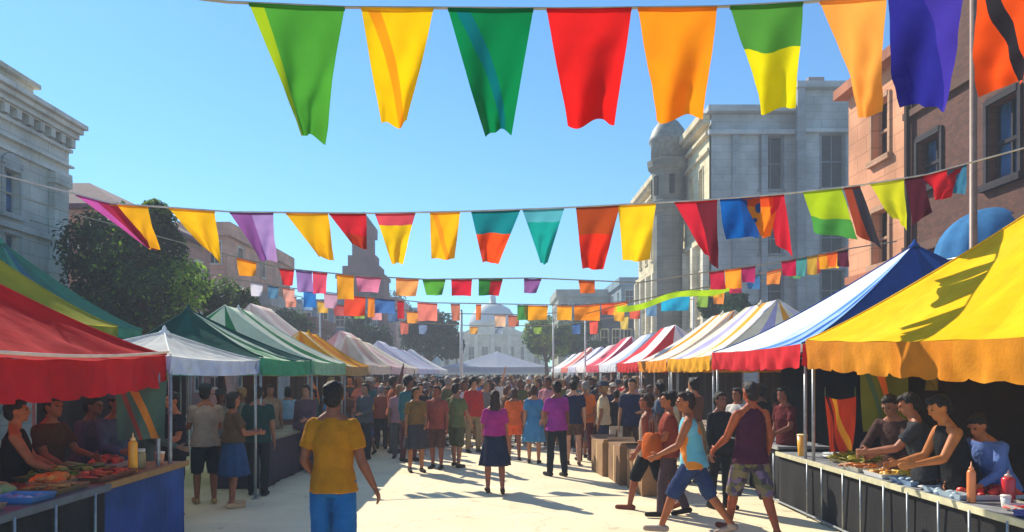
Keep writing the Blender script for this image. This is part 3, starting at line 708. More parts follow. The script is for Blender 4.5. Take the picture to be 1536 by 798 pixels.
bunting('second bunting with mixed coloured pennants crossing above the middle of the street', 9.0,
        [(-300, 215), (0, 262), (110, 290), (165, 305), (350, 318), (560, 320), (700, 317), (840, 312), (1060, 300), (1165, 292), (1290, 278), (1390, 262), (1536, 222), (1830, 110)],
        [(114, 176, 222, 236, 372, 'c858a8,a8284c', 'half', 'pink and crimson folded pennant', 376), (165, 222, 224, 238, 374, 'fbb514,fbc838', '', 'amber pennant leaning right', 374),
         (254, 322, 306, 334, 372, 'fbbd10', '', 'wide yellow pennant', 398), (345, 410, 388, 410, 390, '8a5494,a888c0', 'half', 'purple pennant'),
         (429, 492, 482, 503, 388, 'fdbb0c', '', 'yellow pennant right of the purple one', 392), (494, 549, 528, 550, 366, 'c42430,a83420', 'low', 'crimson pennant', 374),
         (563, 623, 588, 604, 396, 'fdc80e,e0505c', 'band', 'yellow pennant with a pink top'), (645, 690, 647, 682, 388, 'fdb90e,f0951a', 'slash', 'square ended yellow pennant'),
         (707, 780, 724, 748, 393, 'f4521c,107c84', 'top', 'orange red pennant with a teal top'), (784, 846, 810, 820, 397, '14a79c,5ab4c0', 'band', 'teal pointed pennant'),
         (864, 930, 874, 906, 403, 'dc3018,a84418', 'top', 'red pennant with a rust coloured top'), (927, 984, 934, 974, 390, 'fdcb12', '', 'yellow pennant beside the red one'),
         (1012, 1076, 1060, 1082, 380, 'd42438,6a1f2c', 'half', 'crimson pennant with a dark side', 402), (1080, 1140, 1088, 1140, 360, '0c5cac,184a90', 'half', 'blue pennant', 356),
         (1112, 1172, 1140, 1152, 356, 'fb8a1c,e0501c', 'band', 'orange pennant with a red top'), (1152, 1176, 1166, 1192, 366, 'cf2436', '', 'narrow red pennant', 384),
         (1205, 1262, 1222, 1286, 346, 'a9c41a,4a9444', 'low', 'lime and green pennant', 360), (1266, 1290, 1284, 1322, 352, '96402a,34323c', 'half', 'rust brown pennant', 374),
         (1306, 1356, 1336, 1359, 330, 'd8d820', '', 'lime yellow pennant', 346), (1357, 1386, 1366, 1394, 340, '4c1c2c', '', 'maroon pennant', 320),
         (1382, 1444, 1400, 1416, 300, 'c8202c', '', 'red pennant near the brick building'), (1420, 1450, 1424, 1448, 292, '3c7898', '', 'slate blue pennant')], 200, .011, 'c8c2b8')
rr = random.Random(4)
bunting('third bunting of small square flags rising to the salmon building', 15.4,
        [(-255, 205), (100, 318), (340, 382), (420, 402), (540, 414), (640, 419), (800, 417), (960, 424), (1060, 408), (1150, 396), (1280, 372), (1345, 362)],
        [(355, 384, 360, 385, 414, 'f9a01c', '', 'orange flag'), (419, 441, 424, 438, 428, 'd83038', '', 'red flag'), (444, 468, 446, 470, 438, '9c78b4'), (469, 491, 468, 487, 440, 'e4506c'),
         (505, 531, 506, 530, 449, 'fba828'), (534, 572, 536, 566, 438, 'd87c9c'), (594, 628, 594, 624, 444, 'f7a860'), (634, 668, 640, 664, 443, '5fae3c'), (677, 708, 677, 706, 443, 'cf1f38'),
         (718, 754, 718, 748, 444, '388c3a,c02430', 'half'), (786, 812, 786, 804, 440, '94609c'), (868, 892, 870, 892, 440, 'e07030'), (1064, 1086, 1066, 1088, 434, 'c02440'), (1087, 1112, 1089, 1113, 432, 'fb9c24'),
         (1112, 1133, 1113, 1132, 424, 'b42c64'), (1172, 1194, 1174, 1194, 414, 'c81848'), (1195, 1210, 1195, 1209, 414, '4c9894'), (1211, 1226, 1211, 1226, 412, 'c8a03c'), (1226, 1240, 1227, 1241, 404, 'fba820'), (1240, 1256, 1241, 1256, 400, 'ec6824'),
         (1256, 1272, 1256, 1274, 400, '5c2038')], 300, .014)
bunting('fourth bunting of orange and salmon flags above the crowd', 22,
        [(45, 330), (330, 415), (420, 430), (520, 442), (640, 454), (760, 456), (860, 458), (960, 450), (1060, 430), (1200, 395), (1360, 340)],
        [(455, 474, 456, 474, 461, '2c7cc8'), (517, 548, 516, 548, 474, 'ec4c2c'), (552, 562, 552, 562, 476, 'f9902c'), (563, 592, 562, 592, 470, '4c78b8'), (596, 606, 596, 606, 478, 'c82c38'), (626, 656, 626, 655, 481, 'f08878'), (676, 690, 678, 690, 481, 'd08068'),
         (714, 722, 714, 721, 480, 'f08440'), (776, 792, 776, 792, 480, '489048'), (786, 822, 789, 820, 480, 'fbaa1c'), (836, 858, 836, 858, 480, 'fcae22'), (861, 900, 862, 900, 481, 'f8941c'), (902, 942, 904, 936, 472, 'f46c3c,fba838', 'half'), (990, 1036, 992, 1032, 466, '22a4cc'), (1064, 1084, 1065, 1083, 446, 'e8b030'), (1092, 1112, 1093, 1111, 440, 'c03050'), (1120, 1140, 1121, 1139, 434, '3c78b0'), (1150, 1172, 1151, 1170, 426, 'f0903c'), (1182, 1202, 1183, 1200, 418, '58a060'), (1212, 1232, 1213, 1230, 410, 'd84c48'), (1242, 1262, 1243, 1260, 402, 'f4c038'), (376, 394, 377, 393, 444, 'd8d4e0'), (402, 418, 403, 417, 448, '5888a8'), (424, 442, 425, 441, 452, 'e0a090'), (486, 506, 487, 505, 462, 'c89ab0')], 400, .016)
bunting('fifth faded bunting of tiny pale flags far down the street', 34,
        [(480, 462), (620, 484), (720, 489), (840, 488), (960, 470), (1040, 448)],
        [(x, x+13, x+1, x+12, 501 if x < 900 else 494, c) for x, c in ((600, 'c86c5c'), (628, '7888a8'), (704, 'e8a84c'), (742, '8c9cb0'), (800, '88a84c'), (858, '486ca0'), (884, 'f0604c'), (930, 'd8c060'))], 500, .02)
bunting('sixth bunting of small mixed flags over the middle of the crowd', 27,
        [(380, 432), (520, 458), (660, 470), (780, 472), (900, 466), (1020, 448), (1150, 420)],
        [(x, x+17, x+1, x+16, interp([(400, 456), (520, 477), (660, 489), (780, 490), (900, 485), (1020, 466), (1150, 440)], x), c) for x, c in
         ((428, 'd88c78'), (452, '7c9cc0'), (476, 'e8b850'), (500, 'c05858'), (530, '88a858'), (556, 'e8a0a0'), (582, '5878a0'), (610, 'f0a048'), (742, 'e8c0a0'), (762, 'c87860'), (920, 'f0b040'), (944, 'd86048'), (968, '6c98b8'), (1046, '88b048'), (1070, 'e89040'))], 600, .018)
# lime streamer
st = empty('paper_streamer', at(900, 462, 19), 'lime green ribbon streamer sloping up to the right above the right stalls', 'streamer')
bm = NB(); tp = []; bp = []
for k in range(31):
    t = k/30; px = 925+t*170; y = 459-t*34+4*math.sin(t*9)
    a = at(px, y, 19)-st.location; a.y += .06*math.sin(k*1.1); tp.append(a); bp.append(a-Vector((0, -.03*math.sin(k), .16)))
loft(bm, [tp, bp], closed=False, cap=False); fin('ribbon', bm, flagm('b4dc20'), st, True)
bm = NB(); tube(bm, [tp[0]+Vector((-.8, 0, -.2)), tp[0], tp[15], tp[-1], tp[-1]+Vector((4.2, 2.6, 1.2))], .01, 6); fin('cord', bm, mat('cord_dark', '6d7a5a', .9), st)
# masts that carry the farther bunting
def mast(X, Y, h, label, r=.035):
    o = empty('festival_mast', (X, Y, 0), label, 'mast', 'slim masts for the bunting')
    bm = NB(); tube(bm, [(0, 0, 0), (0, 0, h)], [r, r*.7], 10); fin('pole', bm, MWHITE, o, True)
    bm = NB(); lathe(bm, (0, 0, 0), [(.16, 0), (.16, .03), (.06, .06), (.05, .1)], 14); fin('base', bm, METAL, o, True)
    bm = NB(); lathe(bm, (0, 0, h), [(.03, 0), (.05, .02), (.05, .06), (.01, .1)], 12); fin('cap', bm, METAL, o, True)
for X, Y, y, lb, r in ((P(692, 33.9)[0], 33.9, 470, 'pale mast left of the domed hall', .09), (P(830, 33.9)[0], 33.9, 486, 'pale mast in front of the yellow green tree', .05), (P(878, 33.9)[0], 33.9, 482, 'pale mast in front of the mid green tree', .05),
                    (P(960, 34)[0], 34, 462, 'pale mast beside the dark slate building', .06), (P(1040, 34)[0], 34, 442, 'pale mast before the cream building', .06), (P(480, 34)[0], 34, 455, 'pale mast behind the cream canopies', .06),
                    (-8.6, 9, 212, 'tall pale mast holding the second bunting on the left', .04),
                    (-5.2, 4.2, -128, 'near tall mast holding the large bunting', .04)):
    mast(X, Y, EYE-(y-HY)/F*Y+.1, lb, r)
# street lamp
lp = empty('street_lamp', (7.15, 11, 0), 'slender brown street lamp post in front of the brick building', 'street lamp')
LM = mat('lamp_brown', '8c7468', .5, 10, .1)
bm = NB(); lathe(bm, (0, 0, 0), [(.16, 0), (.16, .25), (.09, .35), (.06, .5), (.045, 8.2)], 14); fin('pole', bm, LM, lp, True)
bm = NB(); tube(bm, [(0, 0, 8.1), (-.3, 0, 8.4), (-.9, 0, 8.45)], .03, 8); fin('arm', bm, LM, lp, True)
bm = NB(); box(bm, (-1.4, -.12, 8.38), (-.85, .12, 8.5), bev=.03); fin('lamp_head', bm, LM, lp)

# ================================================================= STALLS
def canopy(name, label, x0, x1, y0, y1, ze, peak, face_cols, valance, vh=.3, n=24, curve=1.25, street='x0', seed=0, sag=.03, back=True, drop=0, group='market stall canopies', backc='2a2422', posts=True, scal=True, zc=None, shade_curtain=False, piping=None):
    """footprint x0 (street side) .. x1, y0..y1; face_cols: dict face -> list of stripe colours; zc: the four corner heights"""
    root = empty(name, ((x0+x1)/2, (y0+y1)/2, 0), label, 'stall canopy', group)
    c0 = root.location; r = random.Random(seed)
    zc = zc or (ze, ze, ze, ze)
    C4 = [Vector((x0, y0, zc[0])), Vector((x1, y0, zc[1])), Vector((x1, y1, zc[2])), Vector((x0, y1, zc[3]))]
    Pk = Vector(peak); allc = []; bm = NB()
    hr_ = (y1-y0)*.27 if y0 >= 14 and y0 < 60 else 0
    Pn = Pk-Vector((0, hr_, 0)); Pf = Pk+Vector((0, hr_, 0))
    apex = lambda fi, u: Pn if fi == 0 else Pf if fi == 2 else Pn.lerp(Pf, u) if fi == 1 else Pf.lerp(Pn, u)
    for fi, fk in enumerate(('near', 'back', 'far', 'street')):
        a, b2 = C4[fi], C4[(fi+1) % 4]; cl = face_cols.get(fk, face_cols.get('all')); rows = 14; V = []
        for j in range(rows+1):
            t = j/rows; row = []
            for i in range(n+1):
                u = i/n; e = a.lerp(b2, u); e.z -= sag*4*u*(1-u)
                p = e.lerp(apex(fi, u), t); p.z = e.z+(Pk.z-e.z)*t**curve
                p.z -= .10*(Pk.z-e.z)*math.sin(math.pi*t)*math.sin(math.pi*u)*.6
                ed = min(1, u*6, (1-u)*6)
                p.z += ed*(1-t)**.7*.022*math.sin(u*n*1.15+seed+1.5*math.sin(t*4+u*5))*math.sin(math.pi*min(1, t*1.6+.1))+ed*.06*(1-t)*min(1, t*5)*noise.noise(Vector((u*7+fi*9-t*2, t*3, seed)))
                row.append(bm.verts.new(p-c0))
            V.append(row)
        for j in range(rows):
            for i in range(n):
                f = bm.faces.new((V[j][i], V[j][i+1], V[j+1][i+1], V[j+1][i]) if j < rows-1 or (hr_ and fi % 2) else (V[j][i], V[j][i+1], V[j+1][i]))
                c = cl[int(i/n*len(cl)) % len(cl)]
                if c not in allc: allc.append(c)
                f.material_index = allc.index(c)
    bmesh.ops.remove_doubles(bm, verts=bm.verts[:], dist=2e-4)
    if y0 < 18:
        for fi in range(4):
            sm = NB(); pts = []
            for j in range(13):
                t = j/12; p = C4[fi].lerp((Pn, Pn, Pf, Pf)[fi], t); p.z = C4[fi].z+(Pk.z-C4[fi].z)*t**curve+.006; pts.append(p-c0)
            tube(sm, pts, .011, 6); fin('seam', sm, cloth(allc[0]), root, True)
        sm = NB(); lathe(sm, tuple(Pk-c0), [(.09, -.05), (.06, .01), (.03, .03), (.02, .07), (.005, .09)], 12); fin('peak_cap', sm, cloth(allc[0]), root, True)
    fin('roof', bm, [roofc_(c, .2 if x0 > 0 else .5) for c in allc], root, True)
    vc = valance if isinstance(valance, list) else [valance]
    bm = NB(); n2 = 64
    for fi in range(4):
        a, b2 = C4[fi], C4[(fi+1) % 4]; V = []; d = (b2-a).normalized(); nn = Vector((d.y, -d.x, 0))
        for j in range(6):
            t = j/5; row = []
            for i in range(n2+1):
                u = i/n2; e = a.lerp(b2, u); e.z -= sag*4*u*(1-u)+.004; h = vh
                if scal: h -= .05*abs(math.sin(u*math.pi*max(4, round((b2-a).length/.42))))**.5*-1+.05
                e = e+nn*(.02+.03*t*math.sin(u*38+seed+fi+2*t)+.02*t*math.sin(u*83-t*2)+.03*t*noise.noise(Vector((u*14, t*2, seed+fi)))); e.z -= h*t
                row.append(bm.verts.new(e-c0))
            V.append(row)
        for j in range(5):
            for i in range(n2):
                f = bm.faces.new((V[j][i], V[j][i+1], V[j+1][i+1], V[j+1][i])); f.material_index = int(i/n2*len(vc)*2) % len(vc)
    fin('valance', bm, [cloth(c) for c in vc], root, True)
    if piping:
        bm = NB(); lp0 = []
        for fi in range(4):
            a, b2 = C4[fi], C4[(fi+1) % 4]
            lp0 += [a.lerp(b2, k/12)-Vector((0, 0, sag*4*(k/12)*(1-k/12)-.006))-c0+((a+b2)/2-c0).normalized()*.035 for k in range(13)]
        tube(bm, lp0, .016, 6); fin('piping', bm, cloth(piping), root, True)
    if posts:
        for q, c in enumerate(C4):
            bm = NB(); ins = Vector(((c0.x-c.x), (c0.y-c.y), 0)).normalized()*.09; p = Vector((c.x, c.y, 0))+ins-c0
            tube(bm, [p, p+Vector((0, 0, c.z-.02))], .022, 10); lathe(bm, (p.x, p.y, 0), [(.07, 0), (.07, .015), (.03, .02)], 10); fin('post', bm, METAL, root, True)
        bm = NB()
        for fi in range(4):
            a, b2 = C4[fi], C4[(fi+1) % 4]; k = Vector((0, 0, -.12)); i1 = (c0-a); i1.z = 0; i2 = (c0-b2); i2.z = 0
            tube(bm, [a+i1.normalized()*.17+k-c0, b2+i2.normalized()*.17+k-c0], .014, 8)
        fin('frame_rail', bm, METAL, root)
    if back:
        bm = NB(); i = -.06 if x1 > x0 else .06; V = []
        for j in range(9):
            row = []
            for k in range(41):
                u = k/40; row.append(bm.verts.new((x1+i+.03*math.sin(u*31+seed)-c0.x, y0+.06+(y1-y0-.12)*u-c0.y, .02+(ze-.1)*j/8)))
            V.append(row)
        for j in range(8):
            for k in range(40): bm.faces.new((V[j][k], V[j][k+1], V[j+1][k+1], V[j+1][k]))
        fin('back_shade_curtain', bm, mat('shade_curtain_'+backc, backc, .95, 3, .2, .3), root, True)  # dark cloth added at the back to make the stall interior read as shade
    if shade_curtain:
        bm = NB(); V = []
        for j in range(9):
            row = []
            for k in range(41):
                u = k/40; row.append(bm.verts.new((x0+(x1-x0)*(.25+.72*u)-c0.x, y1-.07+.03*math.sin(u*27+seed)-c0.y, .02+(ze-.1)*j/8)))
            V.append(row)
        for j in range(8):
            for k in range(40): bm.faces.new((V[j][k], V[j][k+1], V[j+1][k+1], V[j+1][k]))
        fin('side_shade_curtain', bm, mat('shade_curtain_'+backc, backc, .95, 3, .2, .3), root, True)  # dark cloth added at the far end, deepens the interior shade
    return root
YL = ['ffd21a', 'ffd21a', 'ffdc3a', 'ffce12']
canopy('market_canopy', 'large bright yellow canopy with a valance coloured orange as shade nearest on the right', 4.1, 8.3, 5.5, 9.7, 2.3, (6.2, 7.6, 4.0), {'all': ['fcc60e', 'fdce20', 'fcc60e', 'f9c008', 'fdca16']}, ['cb7c10', 'd08616'], .37, curve=1.15, seed=1, zc=(2.18, 2.3, 2.4, 2.34), backc='2a1d18', shade_curtain=True)  # the valance's shade is put into its orange cloth colour
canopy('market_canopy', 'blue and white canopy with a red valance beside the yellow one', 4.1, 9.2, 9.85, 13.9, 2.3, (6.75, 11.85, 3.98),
       {'near': ['1a4fa4', '1a4fa4', '15468f', '2460b4', '15468f'], 'street': ['eef1ee', 'eef1ee', 'f1f3f0', 'eef1ee', 'cfe2f2', '5b93dc', 'a9cdf0', '2f62b8', '8fbdf0'], 'all': ['1a4fa4', 'eef1ee']}, 'd8222e', .33, seed=2, backc='1f1d20', shade_curtain=True, n=27)
canopy('market_canopy', 'cream canopy striped in lavender and orange with a yellow valance', 4.1, 7.4, 14.0, 17.5, 2.25, (5.7, 15.8, 3.4), {'all': ['f3edd2', 'b7b4e0', 'f3edd2', 'f0a83c', 'f3edd2', 'd8d4ea']}, 'f2ae1c', .3, seed=3, backc='241f22')
canopy('market_canopy', 'orange and white striped canopy with an orange yellow valance', 4.1, 7.6, 17.6, 21.1, 2.25, (6.05, 19.6, 3.5), {'all': ['f7f3e6', 'f39a2a', 'f7f3e6', 'fbe9b4', 'f7f3e6', 'f08c22']}, 'f39a1c', .3, seed=4, backc='241f22')
canopy('market_canopy', 'white canopy with broad red stripes and a red valance', 4.1, 7.2, 21.2, 24.9, 2.25, (5.5, 23.6, 3.4), {'all': ['d83a44', 'd83a44', 'f3f0ee', 'f3f0ee', 'c4cce4', 'f3f0ee', 'f3f0ee']}, 'd52a2c', .3, seed=5, backc='241f22')
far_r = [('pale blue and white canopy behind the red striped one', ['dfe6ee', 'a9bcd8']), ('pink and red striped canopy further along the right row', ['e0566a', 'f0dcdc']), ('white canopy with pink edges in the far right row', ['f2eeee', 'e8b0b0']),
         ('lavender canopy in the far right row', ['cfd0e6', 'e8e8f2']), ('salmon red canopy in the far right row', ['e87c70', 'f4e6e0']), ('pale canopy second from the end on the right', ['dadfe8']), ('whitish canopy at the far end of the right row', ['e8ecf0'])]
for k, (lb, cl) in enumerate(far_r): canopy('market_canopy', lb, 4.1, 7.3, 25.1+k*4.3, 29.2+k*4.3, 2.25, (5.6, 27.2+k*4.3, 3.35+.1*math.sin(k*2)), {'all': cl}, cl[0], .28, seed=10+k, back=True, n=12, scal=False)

canopy('market_canopy', 'red canopy with a deep red valance nearest on the left', -3.6, -6.3, 5.2, 8.0, 2.1, (-4.95, 6.55, 2.95), {'all': ['d81e28', 'dd2c33', 'd81e28']}, ['b3141e', 'c01b26'], .34, seed=21, sag=.04, backc='1e2024', shade_curtain=False, zc=(2.02, 2.1, 2.1, 2.1), piping='f0d8c8')
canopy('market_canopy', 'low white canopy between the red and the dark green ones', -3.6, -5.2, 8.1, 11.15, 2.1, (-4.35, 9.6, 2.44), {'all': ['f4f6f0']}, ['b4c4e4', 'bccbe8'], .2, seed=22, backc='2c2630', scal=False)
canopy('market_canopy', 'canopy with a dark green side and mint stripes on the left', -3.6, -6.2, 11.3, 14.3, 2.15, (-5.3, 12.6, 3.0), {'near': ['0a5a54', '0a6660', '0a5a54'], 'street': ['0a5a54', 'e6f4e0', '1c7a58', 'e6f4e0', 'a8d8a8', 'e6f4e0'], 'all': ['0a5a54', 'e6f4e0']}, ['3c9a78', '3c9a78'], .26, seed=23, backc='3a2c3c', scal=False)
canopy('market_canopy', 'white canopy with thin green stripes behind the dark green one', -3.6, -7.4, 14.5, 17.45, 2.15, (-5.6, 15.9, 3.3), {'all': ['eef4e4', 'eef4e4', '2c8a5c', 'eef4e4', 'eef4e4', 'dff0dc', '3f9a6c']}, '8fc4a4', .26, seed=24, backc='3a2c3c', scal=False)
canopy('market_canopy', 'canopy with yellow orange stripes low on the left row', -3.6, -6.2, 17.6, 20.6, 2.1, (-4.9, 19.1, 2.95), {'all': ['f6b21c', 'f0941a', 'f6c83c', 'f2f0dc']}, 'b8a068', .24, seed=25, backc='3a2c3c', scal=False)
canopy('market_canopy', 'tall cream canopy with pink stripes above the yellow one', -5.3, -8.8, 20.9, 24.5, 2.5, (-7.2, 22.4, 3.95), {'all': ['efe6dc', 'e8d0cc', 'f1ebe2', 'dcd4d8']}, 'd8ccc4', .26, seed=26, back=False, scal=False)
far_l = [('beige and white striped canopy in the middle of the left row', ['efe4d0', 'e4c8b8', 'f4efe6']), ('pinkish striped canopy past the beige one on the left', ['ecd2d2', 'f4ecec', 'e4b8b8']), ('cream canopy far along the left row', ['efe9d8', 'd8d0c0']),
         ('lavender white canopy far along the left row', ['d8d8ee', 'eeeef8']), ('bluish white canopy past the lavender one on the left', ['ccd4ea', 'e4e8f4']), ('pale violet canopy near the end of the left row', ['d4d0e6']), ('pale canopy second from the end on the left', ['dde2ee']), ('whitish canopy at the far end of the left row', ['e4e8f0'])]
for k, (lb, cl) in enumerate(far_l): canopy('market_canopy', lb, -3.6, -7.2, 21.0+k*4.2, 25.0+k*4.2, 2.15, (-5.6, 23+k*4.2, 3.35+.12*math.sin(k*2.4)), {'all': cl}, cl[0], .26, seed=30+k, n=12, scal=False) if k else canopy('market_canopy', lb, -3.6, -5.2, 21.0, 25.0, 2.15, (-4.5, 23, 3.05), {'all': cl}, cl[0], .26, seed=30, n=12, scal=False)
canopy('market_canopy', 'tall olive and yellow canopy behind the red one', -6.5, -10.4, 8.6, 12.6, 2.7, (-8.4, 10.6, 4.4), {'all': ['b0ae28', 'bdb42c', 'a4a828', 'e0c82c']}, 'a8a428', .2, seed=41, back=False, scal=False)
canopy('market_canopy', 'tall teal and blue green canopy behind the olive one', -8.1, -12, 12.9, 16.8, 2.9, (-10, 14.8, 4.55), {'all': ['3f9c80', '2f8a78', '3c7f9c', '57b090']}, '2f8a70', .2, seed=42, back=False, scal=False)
# end-of-street pavilion roofs
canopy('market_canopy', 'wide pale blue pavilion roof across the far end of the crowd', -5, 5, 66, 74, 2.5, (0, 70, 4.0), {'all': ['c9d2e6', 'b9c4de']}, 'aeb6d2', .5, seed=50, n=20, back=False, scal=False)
# small blue domed awning on the brick wall
bt = empty('wall_awning', (9.44, 14.0, 4.05), 'small rounded blue awning on the brick wall above the yellow canopy', 'awning')
bm = NB(); rings = []
for t in np.linspace(0, 1, 10):
    a = t*math.pi/2*.985; rings.append([(-.95*math.cos(a)*math.sin(b_)*(1+.03*math.cos(12*b_)), -.95*math.cos(a)*math.cos(b_), 1.0*math.sin(a)) for b_ in np.linspace(0, math.pi, 30)])
loft(bm, rings, closed=False, cap=False); fin('awning_cloth', bm, cloth('3a7cb0'), bt, True)
bm = NB(); r0 = [(-.95*math.sin(b_)*(1+.03*math.cos(12*b_)), -.95*math.cos(b_), .003) for b_ in np.linspace(0, math.pi, 30)]
loft(bm, [r0, [(x*1.01, y*1.01, -.16-.02*math.sin(i*1.6)) for i, (x, y, z) in enumerate(r0)]], closed=False, cap=False); fin('valance', bm, cloth('a8c4d8'), bt, True)
bm = NB(); tube(bm, r0, .012, 6); fin('frame', bm, METAL, bt)

# ---------------------------------------------------------------- counters
def counter(label, x0, x1, y0, y1, h, clothc, topc, rail=True, posts=(), edge='d8d4b8', group='stall counters', front=None):
    root = empty('stall_counter', ((x0+x1)/2, (y0+y1)/2, 0), label, 'counter', group); c = root.location
    xl, xh = min(x0, x1), max(x0, x1)
    bm = NB(); box(bm, (xl-c.x-.03, y0-c.y-.03, h-.035), (xh-c.x+.03, y1-c.y+.03, h), bev=.006); fin('table_top', bm, topc if not isinstance(topc, str) else mat('tabletop_'+topc, topc, .5, 4, .2, .1), root)
    bm = NB(); e = []
    n = 60; loop = []
    for k in range(n): loop.append((x0, y0+(y1-y0)*k/n))
    for k in range(12): loop.append((x0+(x1-x0)*k/12, y1))
    for k in range(n): loop.append((x1, y1+(y0-y1)*k/n))
    for k in range(12): loop.append((x1+(x0-x1)*k/12, y0))
    rings = []
    for j in range(8):
        t = j/7; rings.append([(x-c.x+(.012*t*math.sin(i*1.3)+.02*t*math.sin(i*.37))*(1 if x > c.x else -1), y-c.y+.01*t*math.sin(i*.9), (h-.036)*(1-t)+.012*t) for i, (x, y) in enumerate(loop)])
    loft(bm, rings, cap=False); fin('table_skirt', bm, mat('skirt_'+clothc, clothc, .92, 2, .2, .3), root, True)
    sg = -1 if x1 > x0 else 1
    if edge:
        bm = NB(); box(bm, (x0+sg*.034-.012-c.x, y0-.03-c.y, h-.05), (x0+sg*.034+.012-c.x, y1+.03-c.y, h+.012), bev=.004); fin('edge_trim', bm, mat('trim_'+edge, edge, .5, 9, .1), root)
    for i, y in enumerate(posts):
        bm = NB(); tube(bm, [(x0+sg*.045-c.x, y-c.y, 0), (x0+sg*.045-c.x, y-c.y, h-.03)], .012, 8); o = fin('rail_bar', bm, METAL, root, True)
    if posts:
        bm = NB(); tube(bm, [(x0+sg*.045-c.x, min(posts)-c.y, .05), (x0+sg*.045-c.x, max(posts)-c.y, .05)], .014, 8); fin('bottom_rail', bm, METAL, root)
    return root
RP = [4.12*F/(px-CX) for px in (1165, 1216, 1238, 1270, 1297, 1332, 1368, 1415, 1462, 1520)]
counter('black fronted counter with upright metal bars under the yellow canopy', 4.12, 5.0, 4.6, 10.7, .75, '1b1b1f', '8b8f92', posts=RP, edge='d0cba8')
LP = [3.5*F/(CX-px) for px in (12, 75, 135)]
counter('dark counter with thin metal bars under the red canopy', -3.5, -4.4, 4.6, 6.55, .9, '1c1e22', '5e6468', posts=LP, edge='4c5a68')
counter('blue draped table end of the red stall', -3.55, -4.4, 6.6, 8.33, .9, '27488a', '9a5a34', posts=(), edge='8c6a3c')
counter('dark draped table under the blue and white canopy', 4.25, 5.0, 11.0, 13.7, .8, '23242a', '8a8c90', edge='a8a8a0')
counter('long table under the lavender striped canopy', 4.2, 5.0, 14.2, 17.3, .8, '4c4038', '9a9088', edge='b0a898')
counter('long table under the green striped canopies', -3.8, -4.6, 12.0, 16.8, .8, '3a3040', '8c8478', edge=None)

# goods -------------------------------------------------------------
def tray(label, x, y, z, w, d, trayc, foodc, kind='lumps', h=.05, rz=0, food_h=.05, n=26, size=.035, name='food_tray', cat='tray', fn='food'):
    root = empty(name, (x, y, z), label, cat, 'goods on the counters', R(rz)); r = random.Random(int(x*977+y*131))
    bm = NB()
    a, b2 = w/2, d/2; t = .008
    loft(bm, [[(-a*.9, -b2*.9, .002), (a*.9, -b2*.9, .002), (a*.9, b2*.9, .002), (-a*.9, b2*.9, .002)], [(-a, -b2, h), (a, -b2, h), (a, b2, h), (-a, b2, h)],
              [(-a+t, -b2+t, h), (a-t, -b2+t, h), (a-t, b2-t, h), (-a+t, b2-t, h)], [(-a*.88, -b2*.88, .008), (a*.88, -b2*.88, .008), (a*.88, b2*.88, .008), (-a*.88, b2*.88, .008)]])
    fin('tray', bm, mat('tray_'+trayc, trayc, .35, 4, .05, spec=.5), root)
    bm = NB(); fc = foodc.split(',')
    for i in range(n):
        px, py = r.uniform(-a*.82, a*.82), r.uniform(-b2*.82, b2*.82); s = size*r.uniform(.75, 1.25)
        zz = .012+food_h*(1-(px/a)**2*.5-(py/b2)**2*.5)*r.uniform(.5, 1)
        k0 = len(bm.faces)
        if kind == 'sticks':
            a_ = r.uniform(-.5, .5); dv = Vector((math.cos(a_), math.sin(a_), r.uniform(-.1, .1)))*s*2; tube(bm, [Vector((px, py, zz+.01))-dv, Vector((px, py, zz+.01))+dv], s*.35, 7)
        elif kind == 'leaves':
            M = Matrix.Translation((px, py, zz)) @ Matrix.Rotation(r.uniform(0, 6), 4, 'Z') @ Matrix.Rotation(r.uniform(-.8, .8), 4, 'X') @ Matrix.Diagonal((s*1.5, s, s*.15, 1)); bmesh.ops.create_icosphere(bm, subdivisions=2, radius=1, matrix=M)
        else:
            M = Matrix.Translation((px, py, zz)) @ Matrix.Rotation(r.uniform(0, 6), 4, 'Z') @ Matrix.Diagonal((s*r.uniform(.9, 1.3), s, s*.8, 1)); bmesh.ops.create_icosphere(bm, subdivisions=2, radius=1, matrix=M)
        bm.faces.ensure_lookup_table(); mi = r.randrange(len(fc))
        for f in bm.faces[k0:]: f.material_index = mi
    o = fin(fn, bm, [mat('food_'+c, c, .45, 12, .25, .3, 40, spec=.5) for c in fc], root, True); o['kind'] = 'stuff'
    return root
def bottle(label, x, y, z, r, h, c, capc, kind='squeeze', name='sauce_bottle', cat='bottle'):
    root = empty(name, (x, y, z), label, cat, 'goods on the counters')
    prof = {'squeeze': [(r*.9, 0), (r, .01), (r, h*.68), (r*.9, h*.74), (r*.45, h*.78)], 'tall': [(r*.95, 0), (r, .01), (r*.98, h*.8), (r*.8, h*.86), (r*.5, h*.88)], 'cup': [(r*.75, 0), (r*.78, .005), (r, h*.88)], 'jar': [(r, 0), (r*1.02, .01), (r*1.02, h*.75), (r*.85, h*.85)]}[kind]
    bm = NB(); lathe(bm, (0, 0, 0), prof, 20); fin('bottle_body', bm, mat('plastic_'+c, c, .3, 5, .06, spec=.5), root, True)
    zt = prof[-1][1]; bm = NB()
    if kind == 'cup': lathe(bm, (0, 0, zt), [(r*1.05, 0), (r*1.05, .012), (r*.9, .02)], 20)
    elif kind == 'jar': lathe(bm, (0, 0, zt), [(r*.95, 0), (r*.95, h*.15)], 20)
    else: lathe(bm, (0, 0, zt), [(r*.55, 0), (r*.55, h*.06), (r*.2, h*.1), (r*.1, h*.22)], 16)
    fin('cap', bm, mat('cap_'+capc, capc, .35), root, True)
    return root
def plate(label, x, y, z, r, c='e6e4de'):
    root = empty('plate', (x, y, z), label, 'plate', 'goods on the counters'); bm = NB(); lathe(bm, (0, 0, 0), [(r*.6, .002), (r, .02), (r, .026), (r*.62, .009)], 28); fin('dish', bm, mat('china_'+c, c, .3), root, True); return root
T = .752
